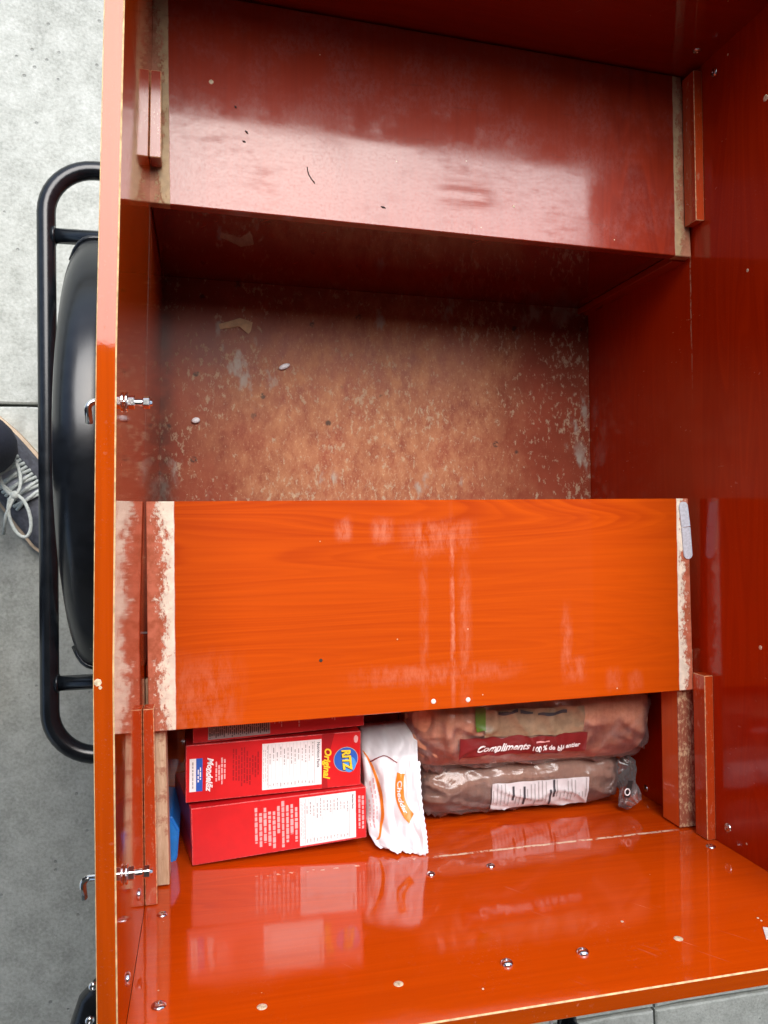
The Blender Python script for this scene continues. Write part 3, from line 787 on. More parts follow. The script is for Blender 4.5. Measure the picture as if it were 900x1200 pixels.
def carton(TL, TR, BR, BL, height, lean, label):
    """card carton lying on its long narrow side: printed top quad, leaning body, glued end flaps"""
    top = [TL, TR, BR, BL]; bot = [p+Vector((lean[0], lean[1], -height)) for p in top]
    base = (bot[0]+bot[1]+bot[2]+bot[3])/4
    o = mesh_obj('cracker_box', top+bot, BF, [RED, CARD_EDGE], origin=base)
    fix_normals(o); bevel(o, .0008, 2, mat=1)
    for e, (a, b) in (((0, 3), (3, 0)), ((1, 2), (2, 1))):
        pass
    # end flaps: the overlapping card on the short ends
    for (i, j, sgn) in ((0, 3, -1), (1, 2, 1)):
        nrm = (top[1]-top[0]).normalized()*sgn*.0007
        A, B = top[i], top[j]; C, D = bot[j], bot[i]
        def e_(u, v_): return (A*(1-u)+B*u)*(1-v_)+(D*(1-u)+C*u)*v_+nrm
        q = [e_(.02, .02), e_(.62, .02), e_(.58, .98), e_(.02, .98)]
        mesh_obj('end_flap', q+[p-nrm*1.4 for p in q], BF, RED_D, o)
    tag(o, label, 'cracker box', 'red cracker boxes in the storage')
    return o, Face(TL, TR, BR, BL)
KB = 1.558
HB = (1.793-KB)*S-.0005
def quad(l, k): return [at(a, b, k) for a, b in l]
bn, F = carton(*quad(((224, 948), (429, 922), (429.5, 981), (225.5, 1014.5)), KB), HB, (-.024, .0, 0),
               'red cracker box with pale ingredient lines leaning against the orange end wall')
words(bn, F, 'ingredient_print', (.345, .600, 10), .06, .95, INK['pink'], ragged=.30, wid=.62, seed=3, wl=(.05, .13))
table(bn, F, .607, .937, .055, .965, 5, .34)
words(bn, F, 'ingredient_print', (.948, .990, 2), .14, .86, INK['pink'], ragged=.06, wid=.6, seed=8, wl=(.05, .12))
bmid, F = carton(*quad(((218, 874), (422.5, 856.5), (422.5, 919.5), (217.5, 941)), KB+.012), HB-.012*S, (-.004, .0, 0),
                 'red cracker box with a round blue logo and yellow word Original')
rect_print(bmid, F, 'phone_panel', .020, .056, .24, .82, INK['white']); rect_print(bmid, F, 'phone_panel', .0563, .092, .24, .82, INK['blue'], .00027)
words(bmid, F, 'panel_print', (.033, .043, 1), .30, .76, INK['grey'], seed=14, wid=.7, wl=(.03, .07))
words(bmid, F, 'panel_print', (.062, .086, 2), .38, .66, INK['white'], seed=15, wid=.55, ragged=.06, wl=(.05, .1))
lettering(bmid, F, 'Mondelēz', .130, .53, .0098, INK['white'], shear=.3, bold=.0004, rot=-.05)
words(bmid, F, 'address_print', (.109, .119, 1), .42, .76, INK['white'], seed=16, wid=.6)
words(bmid, F, 'address_print', (.160, .222, 4), .22, .86, INK['pink'], seed=17, ragged=.2, wid=.6, wl=(.05, .1))
words(bmid, F, 'ingredient_print', (.255, .41, 10), .08, .86, INK['wine'], seed=18, ragged=.25, wid=.5, wl=(.05, .12))
table(bmid, F, .425, .768, .085, .915, 21, .6)
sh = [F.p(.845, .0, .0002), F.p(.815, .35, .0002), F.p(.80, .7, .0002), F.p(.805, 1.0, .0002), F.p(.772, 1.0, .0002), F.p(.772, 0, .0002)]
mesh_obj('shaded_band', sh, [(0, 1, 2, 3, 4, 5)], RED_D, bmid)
lettering(bmid, F, 'Original', .800, .53, .0118, INK['yellow'], shear=.25, bold=.0004, rot=-.06)
disc(bmid, F, 'logo_rim', .912, .50, .0158, .0158, INK['grey'], .0003); disc(bmid, F, 'logo_disc', .912, .50, .0150, .0150, INK['blue'], .0004)
disc(bmid, F, 'logo_glow', .934, .60, .0082, .0100, INK['sky'], .0005)
lettering(bmid, F, 'RITZ', .913, .505, .0150, INK['dark'], h=.0006, shear=.18, bold=.0013, rot=.10, sx=.80)
lettering(bmid, F, 'RITZ', .9145, .495, .0150, INK['yellow'], h=.0007, shear=.18, bold=.0007, rot=.10, sx=.80)
disc(bmid, F, 'corner_mark', .972, .14, .0027, .0050, INK['pink'], .0004)
bf, F = carton(*quad(((226, 806), (426, 788), (426.5, 850), (226, 871.5)), KB+.020), HB-.020*S, (-.002, .0, 0),
               'red cracker box partly hidden under the orange seat board')
rect_print(bf, F, 'ingredient_panel', .085, .44, .60, .965, INK['grey']); words(bf, F, 'panel_print', (.09, .435, 30), .63, .95, INK['dark'], seed=31, wid=.5, ragged=.05, wl=(.05, .2))
words(bf, F, 'address_print', (.46, .54, 6), .62, .92, INK['pink'], seed=33, wid=.4, ragged=.2)
words(bf, F, 'address_print', (.60, .62, 1), .66, .9, INK['pink'], seed=34, wid=.4); words(bf, F, 'address_print', (.80, .83, 2), .62, .84, INK['pink'], seed=35, wid=.4)

# ------------------------------------------------------------------ white bag of cheddar crackers
def cracker_bag():
    # outline rows from the far end (under the seat) to the near end: left x,y,k / right x,y,k
    rows = [((421, 850, 1.70), (486, 846, 1.66)), ((422, 868, 1.66), (489, 866, 1.62)), ((424, 886, 1.63), (489.5, 884, 1.58)), ((427, 910, 1.62), (490, 905, 1.56)),
            ((428, 935, 1.615), (491, 930, 1.545)), ((429, 958, 1.60), (494, 955, 1.53)), ((433, 978, 1.575), (497, 978, 1.515)),
            ((440, 990, 1.545), (498.5, 995, 1.505)), ((446, 995, 1.53), (499.5, 1003.5, 1.497))]
    nu, nv = 37, 61
    def P(u, v):
        q = v*(len(rows)-1); i = min(int(q), len(rows)-2); fr = q-i
        a = Vector(rows[i][0]).lerp(Vector(rows[i+1][0]), fr); b = Vector(rows[i][1]).lerp(Vector(rows[i+1][1]), fr)
        c = a.lerp(b, u)
        p = at(c.x, c.y, c.z)
        # pillow: full in the middle, pinched towards the sealed near end, a ridge along the left third
        bulge = (4*u*(1-u))**.6*(1-v)**.5*.011
        ridge = .006*math.exp(-((u-.30-.10*v)/.10)**2)*math.exp(-((v-.45)/.3)**2)
        cr = noise.noise(Vector((u*5+1, v*7, 2)))*.0035+abs(noise.noise(Vector((u*4+v*2, v*5-u*2, 7))))*.011-.004+abs(noise.noise(Vector((u*10-v*3, v*9, 3))))*.004*(1.4-v)
        if v > .74: cr += .0012*math.sin(u*60)*(v-.74)/.26
        p.z += bulge+ridge+cr*(1 if 0 < u < 1 else .3)
        return p
    v, f = [], []
    for j in range(nv):
        for i in range(nu): v.append(P(i/(nu-1), j/(nv-1)))
    for j in range(nv-1):
        for i in range(nu-1):
            a = j*nu+i; f.append((a, a+nu, a+nu+1, a+1))
    N = len(v)
    # underside: a soft belly hanging down between the boxes and the bread
    for j in range(nv):
        for i in range(nu):
            u, w_ = i/(nu-1), j/(nv-1)
            p = v[j*nu+i].copy()
            edge = min(1, 8*u*(1-u))*min(1, 5*(1-w_))*min(1, 6*w_+.15)
            zt = zk(1.792)
            p.z = p.z-.0006-(p.z-zt)*edge**.7*(1-.85*max(0, (w_-.55)/.45)**1)
            v.append(p)
    for j in range(nv-1):
        for i in range(nu-1):
            a = N+j*nu+i; f.append((a, a+1, a+nu+1, a+nu))
    bd = [i for i in range(nu)]+[j*nu+nu-1 for j in range(1, nv)]+[(nv-1)*nu+i for i in range(nu-2, -1, -1)]+[j*nu for j in range(nv-2, 0, -1)]
    for a, b in zip(bd, bd[1:]+bd[:1]): f.append((a, b, b+N, a+N))
    t = NT('white_film'); t.set(Base_Color=t.mix(t.step(t.noise(9, 3), .4, .7), (.80, .79, .82), (.87, .87, .88)), Roughness=.34, Normal=t.bump(t.noise(60, 4, .6), .25, .002))
    o = fix_normals(mesh_obj('cracker_bag', v, f, t.m, origin=at(460, 930, 1.792), smooth=True))
    tag(o, 'crumpled white bag printed Cheddar on an orange banner, beside the red boxes', 'snack bag')
    def S_(u, w_, h=.0009): p = P(max(0, min(1, u)), max(0, min(1, w_))); p.z += h; return p
    def band(name, pts, wd, m, h=.0009):
        V, Fc = [], []
        for i, (u, w_) in enumerate(pts):
            a, b = pts[max(i-1, 0)], pts[min(i+1, len(pts)-1)]
            dx, dy = (b[0]-a[0])*.62, (b[1]-a[1])*1.3; l = math.hypot(dx, dy); nx, ny = -dy/l/.62, dx/l/1.3
            ww = wd[i] if isinstance(wd, list) else wd
            for k in range(5): e = (k/4-.5)*ww; V.append(S_(u+nx*e, w_+ny*e, h))
        for i in range(len(pts)-1):
            for k in range(4): a = i*5+k; Fc.append((a, a+1, a+6, a+5))
        return fix_normals(mesh_obj(name, V, Fc, m, o, smooth=True))
    def ip(ctrl, n):
        out = []
        for i in range(n+1):
            q = i/n*(len(ctrl)-1); k = min(int(q), len(ctrl)-2); f_ = q-k
            c0 = ctrl[max(k-1, 0)]; c1 = ctrl[k]; c2 = ctrl[k+1]; c3 = ctrl[min(k+2, len(ctrl)-1)]
            out.append(tuple(.5*((2*c1[d])+(-c0[d]+c2[d])*f_+(2*c0[d]-5*c1[d]+4*c2[d]-c3[d])*f_**2+(-c0[d]+3*c1[d]-3*c2[d]+c3[d])*f_**3) for d in (0, 1)))
        return out
    band('orange_arc', ip([(.02, .20), (.16, .32), (.27, .50), (.25, .66), (.08, .82)], 30), [.010+.022*math.sin(math.pi*i/30) for i in range(31)], INK['orange'])
    band('red_arc', ip([(.12, .28), (.35, .235), (.60, .29)], 14), .010, INK['maroon'])
    ban = ip([(.66, .36), (.62, .44), (.64, .53), (.72, .60), (.80, .64)], 24)
    band('banner', ban, [.10+.012*math.sin(i) * 0+.0 for i in range(25)], INK['orange'])
    tv, tf = text_mesh('Cheddar', 1.0, .1, .03)
    wmax = max(abs(a[0]) for a in tv)
    V = []
    for (x, y, z) in tv:
        q = (.50+x/wmax*.36)*24*.86; i = min(int(q), 23); fr = q-i
        c = (ban[i][0]*(1-fr)+ban[i+1][0]*fr, ban[i][1]*(1-fr)+ban[i+1][1]*fr)
        V.append(S_(c[0]+y*.115-.01, c[1]-y*.0, .0016))
    mesh_obj('lettering', V, tf, INK['white'], o)
    # small maroon wording along the left side, too fine to read
    rn = random.Random(4); V, Fc = [], []
    for ln, (u0, a, e) in enumerate(((.03, .50, .66), (.095, .40, .68), (.155, .38, .62))):
        x = a
        while x < e:
            b = x+rn.uniform(.015, .03); q = len(V); u = u0+.03*math.sin((x-.4)*9)
            V += [S_(u-.010, x), S_(u-.010, b), S_(u+.010, b), S_(u+.010, x)]; Fc.append((q, q+1, q+2, q+3)); x = b+.008
    mesh_obj('side_print', V, Fc, INK['pink'], o)
    # crimped seal along the right edge
    V, Fc = [], []
    for i in range(33):
        w_ = .30+.66*i/32; p = S_(1.0, w_, -.0002); dz = .0012 if i % 2 else 0
        V += [p+Vector((-.001, 0, 0)), p+Vector((.0030+dz, 0, -.0012))]
    for i in range(32): Fc.append((2*i, 2*i+1, 2*i+3, 2*i+2))
    s_ = fix_normals(mesh_obj('crimped_seal', V, Fc, t.m, o)); md = s_.modifiers.new('thick', 'SOLIDIFY'); md.thickness = .0005
    return o
cracker_bag()

# ------------------------------------------------------------------ bread in clear bags
def clear_film():
    t = NT('clear_plastic_film')
    n1 = t.noise(17, 3, .5, dist=1.2); n2 = t.noise(40, 2, .5)
    h = t.math('ADD', t.math('MULTIPLY', t.math('ABSOLUTE', t.math('SUBTRACT', n1, .5)), 1.6), t.math('MULTIPLY', n2, .25))
    tr = t.n('ShaderNodeBsdfTransparent'); tr.inputs[0].default_value = (.97, .96, .96, 1)
    lw = t.n('ShaderNodeLayerWeight'); lw.inputs[0].default_value = .35
    nb = t.bump(h, .42, .006); t.put(lw.inputs[1], nb)
    fac = t.math('ADD', t.math('MULTIPLY', lw.outputs[1], .36), t.math('MULTIPLY', t.step(n1, .56, .72), .16), clamp=True)
    n3 = t.noise(7, 2, .5, dist=1.2, vec=t.mapv((.7, 1.3, 1.3), (2, 1, 0)))
    crease_shine = t.mul(t.step(t.math('ABSOLUTE', t.math('SUBTRACT', n3, .5)), .085, .0), t.step(t.noise(15, 2), .38, .60))  # whitish film highlights put in as diffuse streaks along the creases
    n4 = t.noise(13, 2, .4, dist=.8); crease_shine2 = t.mul(.8, t.step(t.math('ABSOLUTE', t.math('SUBTRACT', n4, .5)), .030, .0), t.step(t.noise(12, 2), .45, .6))
    fac = t.math('ADD', fac, t.math('MULTIPLY', t.mx(crease_shine, crease_shine2), .17), clamp=True)
    gl = t.n('ShaderNodeBsdfGlossy'); gl.inputs['Color'].default_value = (1, 1, 1, 1); gl.inputs['Roughness'].default_value = .17; t.put(gl.inputs['Normal'], nb)
    fz = t.n('ShaderNodeFresnel'); fz.inputs[0].default_value = 1.5; t.put(fz.inputs[1], nb)
    m1 = t.n('ShaderNodeMixShader'); t.put(m1.inputs[0], fz.outputs[0]); t.t.links.new(tr.outputs[0], m1.inputs[1]); t.t.links.new(gl.outputs[0], m1.inputs[2])
    df = t.n('ShaderNodeBsdfDiffuse'); df.inputs[0].default_value = (.75, .70, .70, 1)
    m2 = t.n('ShaderNodeMixShader'); t.put(m2.inputs[0], t.math('ADD', t.math('MULTIPLY', fac, .40), .03)); t.t.links.new(m1.outputs[0], m2.inputs[1]); t.t.links.new(df.outputs[0], m2.inputs[2])
    t.t.links.new(m2.outputs[0], t.out.inputs[0]); t.t.nodes.remove(t.p)
    return t.m
FILM = clear_film()
def crust(name, a, b, c):
    t = NT(name); n1 = t.noise(35, 5, .65); n2 = t.noise(160, 3, .6); x, y, z = t.xyz()
    sl = t.math('SINE', t.math('MULTIPLY', t.math('ADD', x, t.math('MULTIPLY', t.noise(8, 2), .01)), 520.0))
    m = t.math('ADD', t.math('MULTIPLY', n1, .75), t.math('MULTIPLY', n2, .25))
    cc = t.ramp(m, [(.3, a), (.5, b), (.72, c)])
    t.set(Base_Color=t.mix(t.math('MULTIPLY', t.step(sl, .7, 1.0), .22), cc, a), Roughness=.8, Normal=t.bump(t.math('ADD', n2, t.math('MULTIPLY', sl, .15)), .35, .001))
    return t.m
class Loaf:
    def __init__(s, A, B, a, b, seed): s.A, s.B, s.a, s.b, s.seed = Vector(A), Vector(B), a, b, seed
    def p(s, u, th, grow=0.0, wr=0.0):
        """u along the loaf, th around it from +x-normal side; th = 90 deg is up"""
        ax = s.B-s.A; c = s.A+ax*u; d = ax.normalized(); side = Vector((-d.y, d.x, 0)).normalized()
        e = max(0.0, 1-abs(2*u-1)**14)**.40
        ct, st_ = math.cos(th), math.sin(th)
        ex = .82
        r1 = math.copysign(abs(ct)**ex, ct); r2 = math.copysign(abs(st_)**ex, st_)
        lump = 1+.016*noise.noise(Vector((u*7, ct*1.5+s.seed, st_*1.5)))
        a = (s.a*lump+grow)*(e if grow == 0 else max(e, .02)); b = (s.b*lump+grow)*(e if grow == 0 else max(e, .02))
        q = c+side*(a*r1)+Vector((0, 0, b*r2))
        if wr:
            nn = (side*(ct)+Vector((0, 0, st_))).normalized(); wr = wr*(1+1.8*math.exp(-(u/.16)**2)+.9*math.exp(-((1-u)/.08)**2))
            f1 = 1-abs(noise.noise(Vector((u*5+ct*1.3, ct*1.5+s.seed*3, st_*1.5+u*3)))*2)
            f2 = 1-abs(noise.noise(Vector((u*11-st_*2, ct*2.6+s.seed, st_*2.6)))*2)
            q += nn*wr*(.9*max(0, f1)**4+.35*max(0, f2)**3-.35)*(1 if st_ > -.2 else .35)
        return q
    def grid(s, name, m, parent, nu, nv, grow=0, wr=0, origin=None):
        v, f = [], []
        for i in range(nu+1):
            u = .0015+.997*i/nu
            for j in range(nv): v.append(s.p(u, 2*math.pi*j/nv, grow, wr))
        for i in range(nu):
            for j in range(nv): f.append((i*nv+j, i*nv+(j+1) % nv, (i+1)*nv+(j+1) % nv, (i+1)*nv+j))
        f += [tuple(range(nv)), tuple(range(nu*nv, (nu+1)*nv))]
        o = mesh_obj(name, v, f, m, parent, origin, smooth=True)
        return fix_normals(o)
    def patch(s, name, parent, m, u0, u1, t0, t1, h, n1=34, n2=10, wave=0.0, wr=0.0):
        v, f = [], []
        for i in range(n1+1):
            for j in range(n2+1):
                u = u0+(u1-u0)*i/n1; th = t0+(t1-t0)*j/n2
                if wave and (j == 0 or j == n2): th += wave*noise.noise(Vector((u*16, j, s.seed)))
                v.append(s.p(u, th, h, wr))
        for i in range(n1):
            for j in range(n2): a = i*(n2+1)+j; f.append((a, a+1, a+n2+2, a+n2+1))
        return fix_normals(mesh_obj(name, v, f, m, parent, smooth=True))
    def text(s, parent, txt, u, th, size, m, h, shear=0., bold=0., flip=1, wr=0.0, slope=0.0):
        v, f = text_mesh(txt, size, shear, bold); L = (s.B-s.A).length
        V = [s.p(u+x/L, th+flip*(y+slope*x)/((s.a+s.b)/2), h, wr) for (x, y, z) in v]
        return mesh_obj('lettering', V, f, m, parent)
zf = zk(1.793)
# far loaf
lo = Loaf(U(.420, -.418, 1.688), U(.992, -.430, 1.688), .118*S, .100*S, 1.0)
b1 = lo.grid('bread_loaf', crust('wheat_crust', (.48, .18, .100), (.66, .29, .165), (.76, .42, .27)), None, 60, 40, origin=(lo.A+lo.B)/2*1+Vector((0, 0, zf-lo.A.z)))
tag(b1, 'bagged whole wheat loaf with a maroon band, tucked under the orange seat board', 'bread loaf', 'loaves of bread in clear bags')
lo.grid('clear_bag', FILM, b1, 120, 80, grow=.0035, wr=.006)
D = math.pi/180
lo.patch('maroon_band', b1, INK['maroon'], .175, .69, 104*D, 126*D, .0050, n1=70, n2=16, wave=.05, wr=.006)
lo.patch('beige_band', b1, simple('beige_print', (.30, .21, .13), .45, vary=.2), .27, .67, 84*D, 103.5*D, .0046, n1=60, n2=12, wave=.03, wr=.006)
lo.patch('green_mark', b1, INK['green'], .235, .275, 82*D, 97*D, .0052, n1=8, wr=.006)
for i, (u0, u1) in enumerate(((.32, .40), (.41, .46), (.48, .60))):
    lo.patch('dark_print', b1, INK['dark'], u0, u1, (85+i)*D, (87+i)*D, .0058, n1=14, n2=3, wave=.05, wr=.006)
lo.text(b1, 'Compliments', .345, 115.0*D, .0138, INK['white'], .0072, wr=.006, shear=.35, bold=.0004, flip=-1, slope=.03)
lo.text(b1, '100 % de blé entier', .560, 116.5*D, .0092, INK['white'], .0072, wr=.006, bold=.0003, flip=-1)
lo.patch('small_print', b1, INK['pink'], .475, .530, 109*D, 110.6*D, .0062, n1=8, n2=2, wr=.006)
# near loaf
l2 = Loaf(U(.445, -.584, 1.712), U(.935, -.590, 1.712), .062*S, .076*S, 4.0)
b2 = l2.grid('bread_loaf', crust('dark_rye_crust', (.17, .080, .052), (.25, .125, .085), (.34, .19, .135)), None, 60, 36, origin=(l2.A+l2.B)/2+Vector((0, 0, zf-l2.A.z)))
tag(b2, 'dark bagged loaf with a white label and twisted bag end, against the orange end wall', 'bread loaf', 'loaves of bread in clear bags')
l2.grid('clear_bag', FILM, b2, 110, 64, grow=.0032, wr=.0035)
lab = l2.patch('white_label', b2, simple('white_paper_label', (.62, .60, .62), .45, vary=.08), .33, .80, 84*D, 134*D, .0046, n1=60, n2=16, wave=.02, wr=.0035)
rn = random.Random(9)
for i in range(26):
    u = .335+.45*i/25
    big = rn.random() < .22
    t0 = rn.uniform(84, 104)*D; t1 = rn.uniform(108, 130)*D
    l2.patch('label_print', lab, INK['dark'] if big else INK['grey'], u, u+(.010 if big else .004), t0, t1, .0056, n1=2, n2=10, wr=.0035)
# gathered bag end with its closing tag
ep = l2.B; tail = []
v, f = [], []
base = Vector(l2.B); d = Vector((.30, -.55, .42)).normalized(); s1 = d.orthogonal().normalized(); s2 = d.cross(s1)
tp = at(738, 936, 1.60)
path = [base+Vector((-.012, .006, .012)), base+Vector((.006, .0, .022)), base.lerp(tp, .55)+Vector((.004, .004, .010)), tp, tp+Vector((.006, -.006, .006))]
rr = [.030, .022, .014, .017, .011]
NS = 20
for i in range(NS*2+1):
    q = i/(NS*2)*(len(path)-1); k = min(int(q), len(path)-2); fr = q-k
    c = path[k].lerp(path[k+1], fr); r = rr[k]*(1-fr)+rr[k+1]*fr
    for j in range(28):
        a = 2*math.pi*j/28; w_ = 1+.38*noise.noise(Vector((math.cos(a)*2.4, math.sin(a)*2.4, i*.09)))+.18*math.sin(a*7+i*.12)
        v.append(c+(s1*math.cos(a)+s2*math.sin(a)*.7)*r*w_)
for i in range(NS*2):
    for j in range(28): f.append((i*28+j, i*28+(j+1) % 28, (i+1)*28+(j+1) % 28, (i+1)*28+j))
fix_normals(mesh_obj('bag_end', v, f, FILM, b2, smooth=True))
tg = [at(737, 915, 1.585), at(742, 915.5, 1.585), at(738, 935, 1.585), at(732, 934, 1.585)]
mesh_obj('closing_tag', tg+[p-Vector((0, 0, .0015)) for p in tg], BF, simple('black_tag', (.02, .02, .02), .4), b2)
p = at(735, 928, 1.58); tube('tag_ring', [p+Vector((.0038*math.cos(a), .0045*math.sin(a), .0006)) for a in [2*math.pi*i/14 for i in range(15)]], .0009, INK['white'], b2, n=6)

# ------------------------------------------------------------------ blue tub beside the boxes
q = [at(178, 955, 1.60), at(202, 957, 1.60), at(210.5, 972, 1.60), at(208, 1004, 1.60), at(203, 1017, 1.60), at(180, 1017, 1.60)]
n = len(q); bt = [p.lerp(sum(q, Vector())/n, .08) for p in q]
v = q+[Vector((p.x, p.y, zk(1.792))) for p in bt]
f = [tuple(range(n))]+[(i, (i+1) % n, (i+1) % n+n, i+n) for i in range(n)]+[tuple(range(2*n-1, n-1, -1))]
tub = mesh_obj('plastic_tub', v, f, simple('blue_plastic', (.010, .16, .55), .3, vary=.08), origin=Vector((sum(q, Vector())/n).to_2d().to_3d())+Vector((0, 0, zk(1.792))))
fix_normals(tub); bevel(tub, .0016, 2)
tag(tub, 'bright blue plastic tub squeezed between the pale batten and the red boxes', 'tub')
v2 = [p+Vector((0, 0, .0003)) for p in [a.lerp(sum(q, Vector())/n, .18) for a in q]]
lid = mesh_obj('lid', v2+[p+Vector((0, 0, .0022)) for p in v2], [tuple(range(n, 2*n))]+[(i, (i+1) % n, (i+1) % n+n, i+n) for i in range(n)], simple('blue_lid', (.014, .20, .62), .3), tub)

# ------------------------------------------------------------------ crumbs and scraps
def crumb(px, py, k, l, wdt, ang, label, m, name='crumb', cat='crumb'):
    c = at(px, py, k); v, f = [], []
    for i in range(7):
        u = i/6*2-1; r = math.sqrt(max(0.04, 1-u*u*.9))
        for j in range(8):
            a = 2*math.pi*j/8
            x, y, z = u*l, math.cos(a)*wdt*r, math.sin(a)*wdt*r*.7+wdt*.7
            x += wdt*.2*noise.noise(Vector((i*1.3, j*.9, px)))
            v.append(c+Vector((x*math.cos(ang)-y*math.sin(ang), x*math.sin(ang)+y*math.cos(ang), z)))
    for i in range(6):
        for j in range(8): f.append((i*8+j, i*8+(j+1) % 8, (i+1)*8+(j+1) % 8, (i+1)*8+j))
    f += [tuple(range(7, -1, -1)), tuple(range(48, 56))]
    o = fix_normals(mesh_obj(name, v, f, m, origin=c, smooth=True)); return tag(o, label, cat)
wm = simple('white_crumb', (.74, .72, .74), .55, vary=.08, nscale=200)
crumb(333, 430, 1.93, .0088, .0042, .42, 'oblong white crumb lying on the worn floor of the box', wm)
crumb(229.5, 493, 1.93, .0062, .0046, .30, 'small round white crumb on the worn floor near the side wall', wm)
def scrap(name, pts, k, m, label, cat):
    c = sum((at(a, b, k) for a, b in pts), Vector())/len(pts); n = len(pts)
    top = [at(a, b, k)+Vector((0, 0, .0012+.0022*abs(noise.noise(Vector((a*.13, b*.17, 0)))))) for a, b in pts]
    v = top+[p-Vector((0, 0, .0006)) for p in top]+[c+Vector((0, 0, .0035))]
    f = [(i, (i+1) % n, 2*n) for i in range(n)]+[(i, i+n, (i+1) % n+n, (i+1) % n) for i in range(n)]+[tuple(range(2*n-1, n-1, -1))]
    return tag(fix_normals(mesh_obj(name, v, f, m, origin=c)), label, cat)
pm = simple('tan_paper', (.46, .30, .17), .8, vary=.15, nscale=150)
scrap('paper_scrap', [(256, 380), (268, 377), (281, 373), (291, 376), (296, 378), (294, 388), (291, 392), (286, 386), (282, 383), (270, 385), (258, 386)], 1.93, pm, 'torn tan paper scrap in the shade on the box floor', 'paper scrap')
hr = tube('hair_strand', [at(x, y, 1.465)+Vector((0, 0, .0006)) for x, y in ((360, 196), (360.5, 200), (362, 205), (365, 210), (369, 215))], .00055, simple('dark_hair', (.02, .015, .012), .5), origin=at(364, 205, 1.465), n=6)
tag(hr, 'short dark curved hair lying on the dull red seat board', 'hair')
for (a, b, c, d_) in ((287, 153, 291, 157), (446, 242, 452, 244), (275, 124, 277, 127), (284, 165, 288, 167)):
    tube('dirt_speck', [at(a, b, 1.465)+Vector((0, 0, .0003)), at((a+c)/2, (b+d_)/2, 1.465)+Vector((0, 0, .0009)), at(c, d_, 1.465)+Vector((0, 0, .0003))], [.0003, .0011, .0003], M['rubber'], seat_far, n=6)
dome('paint_chip', at(247.5, 96, 1.465), (0, 0, 1), .0028, .0005, M['plug'], seat_far, n=9)
dome('paint_chip', at(602, 242, 1.465), (0, 0, 1), .0016, .0006, M['plug'], seat_far, n=7)
for (a, b) in ((376, 774),):
    dome('dark_chip', at(a, b, 1.465), (0, 0, 1), .0022, .0005, M['rubber'], seat_near, n=7)

